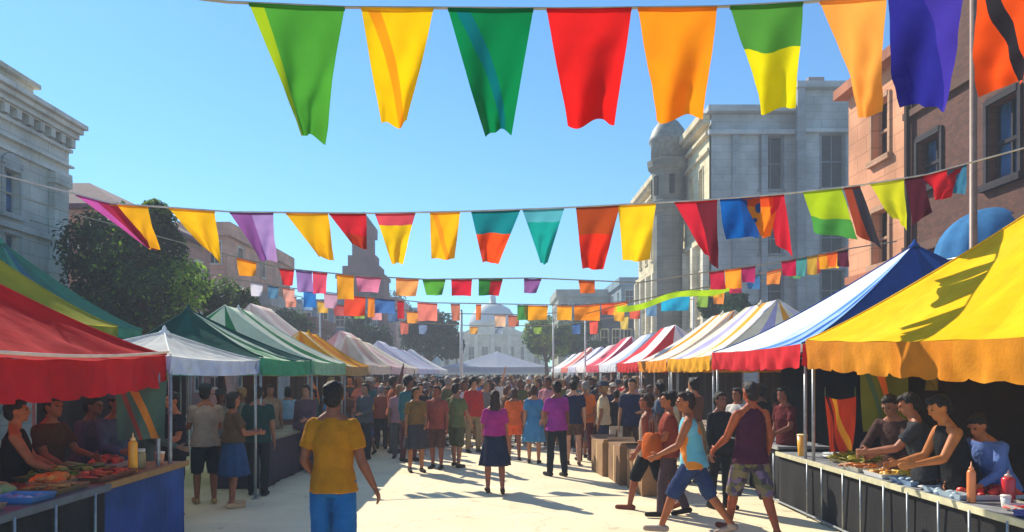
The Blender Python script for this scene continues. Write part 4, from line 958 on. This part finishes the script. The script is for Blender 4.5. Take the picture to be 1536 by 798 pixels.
tray('yellow olive mound of vegetables in a tray by the corner post', 4.62, 9.3, T, .55, .7, 'b8a05a', 'a3a020,8f8a18,b8a828', 'leaves', food_h=.12, n=60, size=.07)
tray('orange brown fried snacks in a foil tray near the corner post', 4.35, 8.7, T, .36, .45, 'c9c4ae', 'd07a1c,b86418', 'sticks', n=34)
tray('white tray with amber pieces at the counter edge', 4.32, 8.15, T, .3, .42, 'e8e6e0', 'e0a83c,c88024')
tray('brown flatbreads on a tray behind the foil tray', 4.78, 8.2, T, .42, .5, '7c5a34', 'a8703a,8c5a2c', 'leaves', n=30, size=.07)
tray('blue grey shallow tray in front of the flatbreads', 4.35, 7.62, T, .34, .42, '8aa8c8', '9ab4c8,d0d8d8', n=10, food_h=.015)
tray('large orange and red heap of carrots and peppers', 4.72, 7.45, T, .5, .55, 'd8d4cc', 'e8501c,f0701c,d83018', 'sticks', food_h=.1, n=60, size=.04)
tray('bright red heap of tomatoes on a wide tray', 4.55, 6.85, T, .5, .5, 'e4e2de', 'c8201c,d83424,b81818', food_h=.1, n=60, size=.04)
tray('silver tray with pale blue contents at the counter edge', 4.3, 6.9, T, .26, .6, 'a8bcc8', '6c98b0,b8ccd4', n=14, food_h=.012)
tray('dark green leafy heap beside the vendor in blue', 4.8, 6.1, T, .36, .42, '3c4c3c', '1f5a2c,2f7a34', 'leaves', food_h=.09, n=46, size=.05)
tray('long red tray of sliced tomatoes in front of the red bottle', 4.42, 5.95, T, .3, .5, 'c8c4bc', 'e0402c,f0583c', 'leaves', n=30, size=.04, food_h=.03)
tray('yellow green peppers in a low tray on the right', 4.55, 5.5, T, .4, .4, 'a8a49c', '9aa01c,c0a820', 'sticks', n=34, food_h=.05)
tray('violet blue folded cloth pile at the counter edge', 4.28, 5.7, T, .24, .45, '5c5c98', '5a5a9c,6c6cb0', 'leaves', n=14, size=.08, food_h=.02, name='cloth_pile', cat='cloth', fn='folded_cloth')
tray('peach coloured buns in a basket at the right edge', 4.42, 5.05, T, .34, .36, 'b07a48', 'e8a878,f0b888', n=16, size=.06, food_h=.06)
tray('grey bread rolls in a dull basket behind the peppers', 4.85, 5.35, T, .34, .4, '8c8478', 'a89c8c,8c8274', n=18, size=.055, food_h=.06)
bottle('tall orange sauce bottle at the counter edge', 4.22, 6.52, T, .036, .33, 'f08a50', 'f4a070', 'tall')
bottle('thick red sauce bottle right of the orange one', 4.50, 6.45, T, .055, .27, 'cc2830', 'e8b0a8', 'tall')
bottle('orange and yellow drinks cup at the far end of the counter', 4.25, 10.2, T, .07, .32, 'f0b040', 'f8e0a0', 'cup', 'drinks_cup', 'cup')
plate('white plate beside the drinks cup', 4.55, 9.95, T, .14); plate('white plate at the counter edge near the blue tray', 4.3, 7.25, T, .12)
plate('pale plate by the far corner of the counter', 4.75, 10.3, T, .16, 'c8d4d8')
tray('pile of yellow corn cobs between the flatbreads and the carrots', 4.5, 7.95, T, .22, .3, '9c9484', 'f0c030,e0a820', 'sticks', food_h=.07, n=30, size=.04)
tray('small bowl-like tray of dark olives near the tall orange bottle', 4.62, 6.3, T, .24, .26, 'c8c0b0', '3c4428,55603a', food_h=.05, n=50, size=.02)
bottle('small mustard yellow bottle behind the foil tray', 4.58, 8.55, T, .035, .2, 'e0b020', 'c84030', 'tall')
bottle('clear green glass jar near the vendor in charcoal', 4.75, 7.05, T, .05, .16, '5c8468', 'd8d4c8', 'jar', 'jar', 'jar')
bottle('small white paper cup beside the red bottle', 4.36, 6.28, T, .04, .1, 'e8e4dc', 'f0ece4', 'cup', 'paper_cup', 'cup')
TL = .902
tray('bright orange peppers piled between the green mound and the meats', -3.95, 6.55, TL, .3, .35, 'a89070', 'e8701c,f09030', food_h=.08, n=36, size=.04)
tray('pale cabbage heads in a crate behind the blue tray', -4.1, 5.85, TL, .4, .4, '7c6040', '9cb070,b4c48c', food_h=.09, n=16, size=.075)
tray('long mound of green and yellow vegetables on the left counter', -4.15, 7.1, TL, .5, .9, '5a5c40', '5c7a24,7c8c2c,3f5c24', 'leaves', food_h=.1, n=70, size=.05)
tray('red and orange sliced meats heaped on the blue draped table', -3.8, 7.0, TL, .42, .7, '8a5a40', 'b83c24,d05c30,a03028', 'leaves', food_h=.05, n=50, size=.045)
tray('brown roasted food on the table corner near the yellow bottle', -3.75, 6.2, TL, .36, .5, '8c6a44', 'a86a34,c08040', 'sticks', n=34, food_h=.05)
tray('blue plastic tray on the dark left counter', -3.72, 5.75, TL, .36, .32, '5c86b8', '7c9cc0,a8b8c8', n=8, food_h=.012)
tray('green leafy bundle on a beige board at the left edge', -3.85, 5.2, TL, .5, .4, 'b09078', '4c8a34,3c6c2c', 'leaves', food_h=.08, n=46, size=.045)
tray('red tomatoes piled behind the yellow bottle', -4.15, 7.85, TL, .34, .34, 'd8d0c4', 'cc4028,e05c40', food_h=.09, n=40, size=.04)
tray('steel blue dish with brown sauce at the very left', -3.62, 4.95, TL, .26, .36, '6c8494', '8a6a4c', n=8, food_h=.01)
bottle('tall yellow orange squeeze bottle on the blue table', -3.68, 7.42, TL, .045, .36, 'f2a41c', 'fcc880', 'tall')
bottle('khaki jar beside the yellow bottle', -3.78, 7.75, TL, .065, .2, '9a8c5c', 'c8c4b8', 'jar', 'jar', 'jar')
bottle('small orange cup near the table end', -3.72, 8.1, TL, .05, .13, 'f0a068', 'e8e0d8', 'cup', 'paper_cup', 'cup')
plate('white plate behind the red meats', -4.1, 7.55, TL+.0, .001) if False else None

# hanging cloths in the right stall
def hang(label, x, y, z, w, h, rz, cols, seed, name='hanging_cloth'):
    r = random.Random(seed); bm = NB(); V = []; cs = cols.split(',')
    for j in range(21):
        row = []
        for i in range(21):
            u, t = i/20, j/20; row.append(bm.verts.new(((u-.5)*w*(1-.12*t), .05*math.sin(u*8+t*2+seed)*(.4+t), -h*t-.04*math.sin(u*3.14)*(1-t))))
        V.append(row)
    for j in range(20):
        for i in range(20):
            bm.faces.new((V[j][i], V[j][i+1], V[j+1][i+1], V[j+1][i]))
    o = fin(name, bm, patm(cs, 'wild', .1, 'hanging'), None, True, recalc=False); uvgrid(o, 20, 20); o.location = (x, y, z); o.rotation_euler.z = R(rz); tag(o, label, 'cloth', 'cloths hanging in the stalls')
    b = NB(); tube(b, [(-w/2, 0, 0), (-w/2, 0, .12)], .005, 6); tube(b, [(w/2, 0, 0), (w/2, 0, .12)], .005, 6); fin('tie', b, mat('cord_dark', '6d7a5a'), o)
hang('olive green cloth with a bright orange diagonal stripe hanging in the yellow stall', 5.0, 9.45, 2.1, .62, .95, 0, '6f7420,f47a1c,4f6a50', 1)
hang('red and orange striped cloth hanging lower beside the olive one', 4.45, 9.5, 1.6, .42, .72, 8, 'd8441c,f8b024,6a1c1c', 3)
hang('small olive cloth strip hanging near the yellow stall roof', 5.6, 9.4, 2.08, .2, .4, 0, '8a7a30,7a6a2c', 5)
hang('multicoloured cloth strip hanging at the corner of the red canopy', -3.75, 7.75, 1.82, .5, .62, 35, '4c6458,c87a2c,8a3c34', 6)

# boxes
def carton(label, x, y, w, d, h, rz, c):
    root = empty('cardboard_box', (x, y, 0), label, 'box', 'large brown boxes by the right stalls', R(rz))
    bm = NB(); box(bm, (-w/2, -d/2, 0), (w/2, d/2, h), bev=.008); fin('carton', bm, mat('card_'+c, c, .85, 3, .15, .2, 30), root)
    t = .004
    for s in (-1, 1):
        bm = NB(); v = [(-w/2, s*d/2, h+.002), (w/2, s*d/2, h+.002), (w/2, s*(d/2+.12), h+.07), (-w/2, s*(d/2+.12), h+.07)]
        loft(bm, [v, [(p[0], p[1], p[2]+t) for p in v]])
        fin('flap', bm, mat('card_'+c, c), root)
    bm = NB(); box(bm, (-w/2-.003, -.035, .02), (-w/2-.0005, .035, h-.02)); fin('tape', bm, mat('tape', 'd8b888', .4), root)
carton('nearest large brown cardboard box on the ground by the black shorts walker', 2.45, 11.75, .5, .95, .66, 4, '94704e')
carton('middle large brown cardboard box in the row by the right stalls', 2.3, 12.85, .5, .95, .66, 3, '8a6848')
carton('farthest large brown cardboard box in the row by the right stalls', 2.15, 13.95, .5, .95, .62, 5, '9a7854')
# ================================================================= PEOPLE IN THE PHOTO
walk = dict(legL=(20, 8), legR=(-14, -40))
hero(500, 6.3, -6, 'man seen from behind in a mustard yellow t-shirt and blue shorts walking away', dict(wide=.94, yaw=8, armR=(-3, 15, 14, 22), armL=(-8, 14, 46, -8), legL=(6, 2), legR=(-6, -14), bottom='longshorts', top='tee', hair='short'), '7a4630', 'a86c0c', '1a5b96', 1.85, .007, hairc='17110f', shoec='3a2a24')
hero(742, 11.6, 4, 'woman seen from behind in a magenta top and knee length navy skirt', dict(female=True, top='crop', bottom='skirt', hair='long', armL=(8, 8, 30, 0), armR=(4, 8, 20, 6), legL=(8, 2), legR=(-12, -28)), '9c5c44', 'a02a78', '1d2740', 1.66, .009, hairc='2a1a1c', shoec='4a2c24')
hero(835, 13.5, 25, 'man in a bright purple shirt and black trousers at the edge of the crowd', dict(top='tee', bottom='trousers', hair='short', armL=(10, 10, 60, -10), legL=(5, 2), legR=(-6, -8)), '7c4a34', '9a3490', '1d2228', 1.78, .011)
hero(771, 16, 10, 'person in an orange top and orange shorts just left of the blue dress', dict(female=True, top='tee', bottom='shorts', hair='bob'), '8a5640', 'ec6a2c', 'e4602c', 1.6, .012, hairc='4a3228')
hero(801, 15.5, -8, 'woman in a blue dress with bare legs beside the purple shirt man', dict(female=True, top='dress', bottom='skirt', hair='bun'), 'b07a5c', '3f7eac', '4686b2', 1.66, .012, hairc='3a2420')
hero(624, 14.1, 200, 'woman in an ochre brown top and dark grey skirt facing the camera', dict(female=True, top='tee', bottom='skirt', hair='bob', armL=(14, 6, 60, -12), yaw=15), 'a8683c', '7c5c2c', '3c3a40', 1.66, .011, hairc='2c2420')
hero(655, 14.6, 165, 'person in a brick red top and brown shorts between the ochre and green tops', dict(top='tee', bottom='longshorts', armR=(10, 8, 70, -14)), '8c4c38', '96483c', '5c3c34', 1.68, .011)
hero(684, 14.8, -30, 'person in an olive green shirt with one black trouser leg forward', dict(top='tee', bottom='longshorts', armR=(20, 8, 40, 0), legL=(10, 4)), '9a6a50', '626a44', '4f5038', 1.72, .011)
hero(974, 10.2, 62, 'man in a beige vest and wide black shorts walking left', dict(wide=1.02, top='tank', bottom='longshorts', legL=(24, 12), legR=(-18, -46), armL=(-4, 8, 34, 0), armR=(-14, 10, 8, 4), lean=3), '8c4a30', '9c8878', '18191e', 1.7, .009, shoec='7a4030', hairc='3a241c')
hero(1003, 9.7, 80, 'person in a rust red t-shirt carrying an orange bag just behind the vest walker', dict(top='tee', bottom='trousers', armL=(14, 6, 78, -18), armR=(10, 8, 74, -16), legL=(12, 4), legR=(-10, -24)), 'a85c34', '8a3c2c', '4c3c44', 1.68, .01)
b, ms = hero(1040, 8.6, 70, 'striding man in a light blue and orange vest and navy shorts', dict(wide=1.04, top='tank', bottom='longshorts', legL=(30, 20), legR=(-24, -36), armL=(22, 8, 62, -6), armR=(-24, 12, 2, 4), lean=7, yaw=10), '9c5630', PRINT2, '2c3a60', 1.76, .008, hairc='2a1814', shoec='a08c80')
hero(1126, 8.5, 18, 'tall person in a maroon tank top and patterned shorts walking by the counter', dict(wide=1.05, top='tank', bottom='longshorts', legL=(20, 14), legR=(-16, -26), armL=(22, 12, 56, 0), armR=(-4, 10, 22, 6)), 'a4502c', '4a1f34', PRINT, 1.84, .008, hairc='2a2224', shoec='5c2c24')
hero(308, 10.7, 30, 'man in a beige shirt and black shorts standing at the left stall', dict(top='tee', bottom='longshorts', armL=(24, 8, 80, 6), armR=(18, 8, 80, -16), yaw=-20, hat='cap'), '8c5436', '948478', '20242c', 1.76, .009, hatc='2c343c', shoec='b08c60')
hero(350, 10.4, -50, 'woman in a brown top, blue skirt and pale headband next to the beige shirt man', dict(female=True, top='tee', bottom='skirt', hair='bob', armL=(20, 8, 90, -14), armR=(20, 8, 90, -14), yaw=20), '9c5c40', '5a4432', '2c4870', 1.66, .009, shoec='d0a880')
hero(387, 11.4, 8, 'man in a dark teal shirt and black trousers right of the blue skirt', dict(top='tee', bottom='trousers', armL=(8, 10, 50, -10)), '8c5c44', '173c3c', '24272e', 1.74, .01)
hero(263, 9.7, 150, 'person in black leaning at the end of the blue draped table', dict(top='tee', bottom='trousers', armL=(20, 8, 75, -10), armR=(30, 6, 80, 0), lean=4), 'a8603c', '26242a', '24242a', 1.68, .01, )
hero(432, 15.8, 15, 'woman in a light blue top and reddish skirt beyond the teal shirt man', dict(female=True, top='tee', bottom='skirt', hair='bob'), 'a87058', '86aad0', '7a5c58', 1.64, .012)
hero(405, 14.6, -150, 'person in a tan shirt and grey trousers beside the light blue top', dict(top='tee', bottom='trousers'), '9c6c54', '9c8270', '4a4a50', 1.7, .012)
hero(459, 14.2, 170, 'person in a plum shirt and dark trousers left of the mustard shirt man', dict(top='long', bottom='trousers', armL=(20, 6, 80, -10)), 'a07058', '5c4454', '3a3440', 1.7, .012)
hero(548, 16.2, 150, 'person in a grey striped shirt and charcoal trousers right of the mustard shirt man', dict(top='long', bottom='trousers', armL=(20, 6, 80, -10)), 'a07058', '55565e', '2c2e34', 1.7, .012)
hero(1080, 10.3, -150, 'person in a black long shirt and black trousers waiting between the walkers and the counter', dict(top='long', bottom='trousers', armL=(20, 6, 80, -14)), '8c5844', '26282c', '22262a', 1.66, .01)
bgx, bgy, _ = P(1003, 9.7); hb = empty('tote_bag', (bgx-.24, bgy-.1, .98), 'rust orange bag held in both arms by the walker in the rust red shirt', 'bag')
bm = NB(); rings = [[(-.0+.13*k_*math.cos(a), .17*k_*math.sin(a)*(1+.08*math.sin(3*a)), z) for a in np.linspace(0, 2*math.pi, 24, endpoint=False)] for z, k_ in ((-.2, .7), (-.18, .95), (-.05, 1.05), (.08, .9), (.13, .72), (.14, .6))]
loft(bm, rings); fin('bag_body', bm, wear('b8561e'), hb, True)
bm = NB(); tube(bm, [(0, -.08, .13), (0, -.07, .26), (0, 0, .31), (0, .07, .26), (0, .08, .13)], .012, 8); fin('handle', bm, wear('6a3418'), hb, True)
# shelf with jars at the back of the yellow stall
sh_ = empty('stock_shelf', (7.7, 7.9, 0), 'dark wooden shelf standing at the back of the yellow stall', 'shelf')
wd = mat('dark_wood', '4a3222', .8, 6, .25, .3)
for z in (.35, .85, 1.35, 1.8):
    bm = NB(); box(bm, (-.2, -1.4, z), (.2, 1.4, z+.03)); fin('shelf_board', bm, wd, sh_)
for y in (-1.42, 1.42):
    bm = NB(); box(bm, (-.2, y-.018, 0), (.2, y+.018, 1.9)); fin('side_panel', bm, wd, sh_)
jc = [('dull red', 'a03c2c'), ('ochre', 'b8842c'), ('pale green', '7c9468'), ('cream', 'c8bca0'), ('slate', '5c6878'), ('orange', 'c8682c')]
for q, z in enumerate((.88, 1.38)):
    for k in range(6):
        bottle(f"{jc[(k+2*q)%6][0]} storage jar on the {'lower' if q == 0 else 'upper'} board of the back shelf", 7.65, 6.8+k*.42, z+.003, .08, .24, jc[(k+2*q)%6][1], '3c3430', 'jar', 'storage_jar', 'jar')
# vendors on the right
hero(1352, 8.2, 120, 'vendor in a brown shirt and dark apron bending over the yellow stall counter', dict(top='long', bottom='trousers', lean=18, nod=22, armL=(34, 8, 62, -10), armR=(40, 8, 70, -14)), '8c5c44', '4a3430', '26262a', 1.72, .009)
hero(1392, 7.5, 60, 'vendor in a charcoal t-shirt serving food with both hands', dict(top='tee', bottom='trousers', lean=14, nod=20, armL=(40, 6, 80, -10), armR=(34, 8, 70, -20)), '9a5c3c', '34363a', '202024', 1.74, .009)
hero(1440, 7.0, 85, 'vendor in a black top with a bare bent arm reaching over the tomatoes', dict(top='tank', bottom='trousers', lean=16, nod=20, armL=(30, 8, 78, 0), armR=(20, 14, 72, 10)), 'b46c34', '1b1a1c', '1b1a1c', 1.74, .009)
hero(1497, 7.05, 110, 'black haired vendor in a blue shirt leaning over the green leaves', dict(top='long', bottom='trousers', lean=26, nod=22, armL=(20, 8, 60, -10), armR=(24, 8, 56, -10)), 'a8623c', '5c74b0', '2a2c3a', 1.6, .009)
hero(1182, 11.3, 110, 'vendor in a dark red shirt behind the table under the blue canopy', dict(top='tee', bottom='trousers', lean=8, armL=(20, 8, 70, -10)), '8c5440', '5c1c20', '22242a', 1.72, .011)
hero(1106, 12.4, 120, 'vendor in a white shirt handing something over the table', dict(top='tee', bottom='trousers', armL=(40, 8, 80, 0)), '9c6044', 'c8c4bc', '22242a', 1.68, .011)
# vendors on the left
hero(24, 6.9, -60, 'vendor with orange brown arms in black clothes at the far left of the red stall', dict(top='tank', bottom='trousers', armL=(30, 8, 60, 0), armR=(30, 8, 60, -10)), 'a8623c', '22201f', '22201f', 1.68, .009)
hero(70, 7.5, -100, 'vendor in a brown shirt under the red canopy', dict(top='tee', bottom='trousers', lean=6, armL=(30, 6, 80, -10), armR=(26, 8, 60, -10)), '8c5438', '4a3226', '22201f', 1.7, .009)
hero(125, 8.3, -90, 'person in a violet grey shirt under the middle of the red canopy', dict(top='long', bottom='trousers', lean=10, armL=(30, 6, 80, -10)), '7c5040', '56485c', '22242c', 1.68, .01)
hero(168, 8.2, -120, 'person in a slate blue shirt behind the yellow bottle', dict(top='long', bottom='trousers', lean=8, armR=(30, 6, 80, -10), hat='cap'), '8a6450', '4c5a74', '22242c', 1.72, .01, hatc='6c7484')
hero(214, 8.9, -70, 'person in a grey green shirt right of the slate blue one', dict(top='long', bottom='trousers', lean=6, armR=(30, 6, 70, -10), hair='curly'), '7c5a48', '4c5450', '22242c', 1.7, .01)

# ================================================================= CROWD
VAR = []
specs = [dict(top='tee', bottom='shorts'), dict(top='tee', bottom='trousers', armL=(20, 8, 90, -10)), dict(female=True, top='tee', bottom='skirt', hair='long'), dict(female=True, top='dress', bottom='skirt', hair='bun', armR=(20, 8, 60, 0)),
         dict(top='tank', bottom='longshorts', hair='short', armL=(-10, 10, 10, 5)), dict(top='long', bottom='trousers', hair='curly'), dict(female=True, top='tank', bottom='shorts', hair='long', legL=(16, 6), legR=(-12, -30)),
         dict(top='tee', bottom='trousers', hat='brim', armR=(14, 8, 70, -20)), dict(female=True, top='tee', bottom='trousers', hair='bob', armL=(30, 6, 90, -14), armR=(30, 6, 80, -14)), dict(top='tee', bottom='longshorts', hat='cap', legL=(14, 4), legR=(-14, -34)),
         dict(top='tee', bottom='trousers', armR=(160, 20, 170, 10)), dict(female=True, top='long', bottom='longskirt', hair='long')]
for i, sp in enumerate(specs): VAR.append((sp, person_meshes(sp, .016, .018, fingers=False, seed=i)))
TOPC = {'brown': '6e4c38', 'tan': 'a58462', 'white': 'd8d4cc', 'plum': '5a3c54', 'slate': '4a5668', 'rust': 'a0502c', 'navy': '28304c', 'red': 'b02c2c', 'grey': '7c7a78', 'teal': '2f6c70', 'olive': '66683c', 'pink': 'c88488', 'black': '222226', 'orange': 'd87430', 'blue': '4c7cb4', 'cream': 'd4c29c', 'ochre': 'b08838', 'lilac': '9c88b4'}
BOTC = {'black': '202226', 'grey': '5c5c60', 'navy': '28324c', 'brown': '5c4434', 'khaki': '8c7c5c', 'denim': '48648c', 'white': 'c8c4bc', 'maroon': '5c2830'}
HAIRC = {'black': '15110f', 'brown': '3c281c', 'auburn': '5c3420', 'blond': 'a8865a', 'grey': '8c8884'}
SK = ['7a4a34', '8c5a40', 'a06c4c', 'b8845f', 'c8977a', '6a3e2c', '94603e']
occupied = [(P(px, Y)[0], Y) for px, Y in ((500, 6.3), (742, 11.6), (835, 13.5), (771, 16), (801, 15.5), (624, 14.1), (655, 14.6), (684, 14.8), (962, 10.2), (1003, 9.7), (1040, 8.6), (1126, 8.5), (308, 10.7), (350, 10.4), (387, 11.4), (263, 9.7), (432, 15.8), (405, 14.6), (459, 14.2), (548, 16.2), (1182, 11.3), (1106, 12.4))]
occupied += [(2.45, 11.75), (2.3, 12.85), (2.15, 13.95), (P(1080, 10.3)[0], 10.3)] + [(4.1, y) for y in (13.9, 17.5, 21.1, 9.7)]
used = set(); people = 0
def zone(x, Y):
    d = 'front of crowd' if Y < 20 else 'mid crowd' if Y < 27 else 'deep in crowd' if Y < 36 else 'far end of crowd'
    s = 'by left stalls' if x < -2.2 else 'by right stalls' if x > 2.4 else 'left of centre' if x < -.8 else 'right of centre' if x > .9 else 'street centre'
    return d, s
def crowd_at(x, Y, yaw=None, near=False, mind=.42, topset=None):
    global people
    for ox, oy in occupied:
        if (ox-x)**2+(oy-Y)**2 < mind*mind: return False
    occupied.append((x, Y))
    sp, ms = VAR[rnd.randrange(len(VAR))]
    if sp.get('armR', (0,))[0] == 160 and rnd.random() < .6: sp, ms = VAR[1]
    for _ in range(60):
        t = rnd.choice(topset or list(TOPC)); b_ = rnd.choice(list(BOTC)); h = rnd.choice(['black', 'black', 'brown', 'brown', 'auburn', 'blond', 'grey'])
        d, s = zone(x, Y)
        tn = {'tee': 't-shirt', 'tank': 'tank top', 'long': 'long-sleeved shirt', 'dress': 'dress top'}[sp['top']]
        bn_ = {'shorts': 'shorts', 'longshorts': 'long shorts', 'trousers': 'trousers', 'skirt': 'skirt', 'longskirt': 'long skirt'}[sp['bottom']]
        hd = 'wide hat' if sp.get('hat') == 'brim' else 'cap' if sp.get('hat') == 'cap' else h+' hair'
        lb = f"{t} {tn}, {b_} {bn_}, {hd}, {d}, {s}"
        if lb not in used: break
    used.add(lb)
    if yaw is None: yaw = rnd.choice([rnd.uniform(-50, 50), rnd.uniform(130, 230), rnd.uniform(0, 360)])
    place_person(ms, (x, Y, 0), yaw, lb, rnd.choice(SK), TOPC[t], BOTC[b_], HAIRC[h], rnd.choice(['2a2524', 'c8c4bc', '6a4a38']), rnd.choice(['d8ceb4', 'b89868', 'e4e0d8', '3c4450']), rnd.uniform(.85, 1.07), 'people in the street crowd', details=Y < 24)
    people += 1
    return True
# front fringe as the photo shows it
for px, Y in ((590, 17.5), (572, 18.4), (610, 18.8), (710, 17.6), (860, 15.2), (872, 16.6), (905, 15.4), (925, 16.2), (890, 17.4), (948, 14.4), (990, 13.2), (1010, 14.8), (1035, 15.8), (520, 18.5), (497, 17.6), (470, 19), (540, 19.4), (640, 19), (730, 19.6), (760, 18.8), (822, 18.2),
              (1140, 13.2), (1165, 14.6), (1075, 14.2), (330, 13.2), (362, 14.4), (300, 12.9), (1040, 12.6), (940, 17.6), (975, 16.6)):
    crowd_at(P(px, Y)[0], Y)
for _ in range(70):
    crowd_at(rnd.choice([rnd.uniform(-3.5, -1.4), rnd.uniform(1.7, 3.9)]), rnd.uniform(15.5, 20), mind=.46)
tries = 0
while people < 262 and tries < 9000:
    tries += 1
    Y = 18.4+(rnd.random()**1.2)*20; x = rnd.uniform(-3.5, 4.0)
    if Y < 19.6 and -1.0 < x < .8 and rnd.random() < .5: continue
    if rnd.random() < .14: x = rnd.choice([rnd.uniform(-5.2, -3.9), rnd.uniform(4.3, 5.4)])
    crowd_at(x, Y, mind=.37)
# the far crowd reads as one mass
r2 = random.Random(77); far = [[VAR[i][0], person_meshes(VAR[i][0], .034, .036, fingers=False, seed=i)] for i in (0, 1, 2, 5, 7, 8)]
vs = []; fs = []; mi = []; fm_ = [skin(c) for c in SK[:4]]+[wear(TOPC[c]) for c in TOPC]+[wear(BOTC[c]) for c in BOTC]+[hairm(c) for c in ('15110f', '3c281c')]
cache = {}
for sp, ms in far:
    for k, me in ms.items():
        if k[0] == '_' or k[:4] == 'shoe' or k[:3] == 'eye': continue
        co_ = np.empty(len(me.vertices)*3); me.vertices.foreach_get('co', co_); cache[id(me)] = (co_.reshape(-1, 3), [tuple(p.vertices) for p in me.polygons])
for _ in range(230):
    sp, ms = r2.choice(far); x, Y = r2.uniform(-3.6, 4.1), 38.5+r2.random()**.9*26; a = r2.uniform(0, 6.28); sc_ = r2.uniform(.9, 1.06)
    Rm = np.array(Matrix.Rotation(a, 3, 'Z'))*sc_; nt_, nb_ = len(TOPC), len(BOTC)
    pick = {'body': r2.randrange(4), 'shirt': 4+r2.randrange(nt_), 'bodice': 4+r2.randrange(nt_), 'hair': 4+nt_+nb_+r2.randrange(2), 'hat': 4+list(TOPC).index('cream')}; lo = 4+nt_+r2.randrange(nb_)
    for k, me in ms.items():
        if id(me) not in cache or k[0] == '_': continue
        c_, pl = cache[id(me)]; base = len(vs); vs += [tuple(p) for p in (c_@Rm.T+np.array((x, Y, 0)))]
        fs += [tuple(v+base for v in p) for p in pl]; mi += [pick.get(k, lo)]*len(pl)
me = bpy.data.meshes.new('distant_crowd'); me.from_pydata(vs, [], fs)
for m_ in fm_: me.materials.append(m_)
me.polygons.foreach_set('material_index', mi); me.shade_smooth()
dc = bpy.data.objects.new('distant_crowd', me); COL.objects.link(dc)
tag(dc, 'packed mass of people far down the street before the pavilion roof', kind='stuff')
print('people', people)

# ================================================================= LIGHT, AIR, CAMERA
sd = Vector((-.8, 1.05, 1.0)).normalized(); el = math.asin(sd.z); az = math.atan2(sd.x, sd.y)
w = bpy.data.worlds.new('World'); sc.world = w; w.use_nodes = True; N = w.node_tree.nodes; L = w.node_tree.links
bg_ = N['Background']; sky = N.new('ShaderNodeTexSky'); sky.sky_type = 'NISHITA'; sky.sun_disc = False
sky.sun_elevation = el; sky.sun_rotation = az; sky.air_density = 1.0; sky.dust_density = .1; sky.ozone_density = 3.0; sky.altitude = 0
tn = N.new('ShaderNodeMix'); tn.data_type = 'RGBA'; tn.blend_type = 'MULTIPLY'; tn.inputs['Factor'].default_value = 1; tn.inputs['B'].default_value = (.53, .96, 1.18, 1)
L.new(sky.outputs['Color'], tn.inputs['A']); L.new(tn.outputs['Result'], bg_.inputs['Color']); bg_.inputs['Strength'].default_value = .105
s = bpy.data.lights.new('sun', 'SUN'); s.energy = 5.0; s.angle = R(.5); s.color = (1, .91, .76)
so = bpy.data.objects.new('sun', s); COL.objects.link(so); so.rotation_euler = sd.to_track_quat('Z', 'Y').to_euler(); so.location = (0, 0, 30)
HAZE = True
if HAZE:
    bm = NB(); box(bm, (-60, -25, -1), (60, 172, 24)); h = fin('haze', bm, [])
    m = bpy.data.materials.new('haze_air'); m.use_nodes = True; N = m.node_tree.nodes
    N.remove(N['Principled BSDF']); v = N.new('ShaderNodeVolumePrincipled'); v.inputs['Color'].default_value = (.86, .92, 1, 1); v.inputs['Density'].default_value = .0034; v.inputs['Anisotropy'].default_value = 0
    m.node_tree.links.new(v.outputs['Volume'], N['Material Output'].inputs['Volume']); h.data.materials.append(m); tag(h, kind='stuff')
cam = bpy.data.cameras.new('camera'); co = bpy.data.objects.new('camera', cam); COL.objects.link(co); sc.camera = co
co.location = (0, 0, EYE); co.rotation_euler = (R(90), 0, 0)
cam.sensor_width = 36; cam.lens = F/1536*36; cam.shift_x = (768-CX)/1536; cam.shift_y = (HY-399)/1536; cam.clip_end = 2000; cam.clip_start = .05
sc.view_settings.view_transform = 'Standard'; sc.view_settings.look = 'None'; sc.view_settings.gamma = 1; sc.view_settings.exposure = .68
sc.cycles.volume_bounces = 0
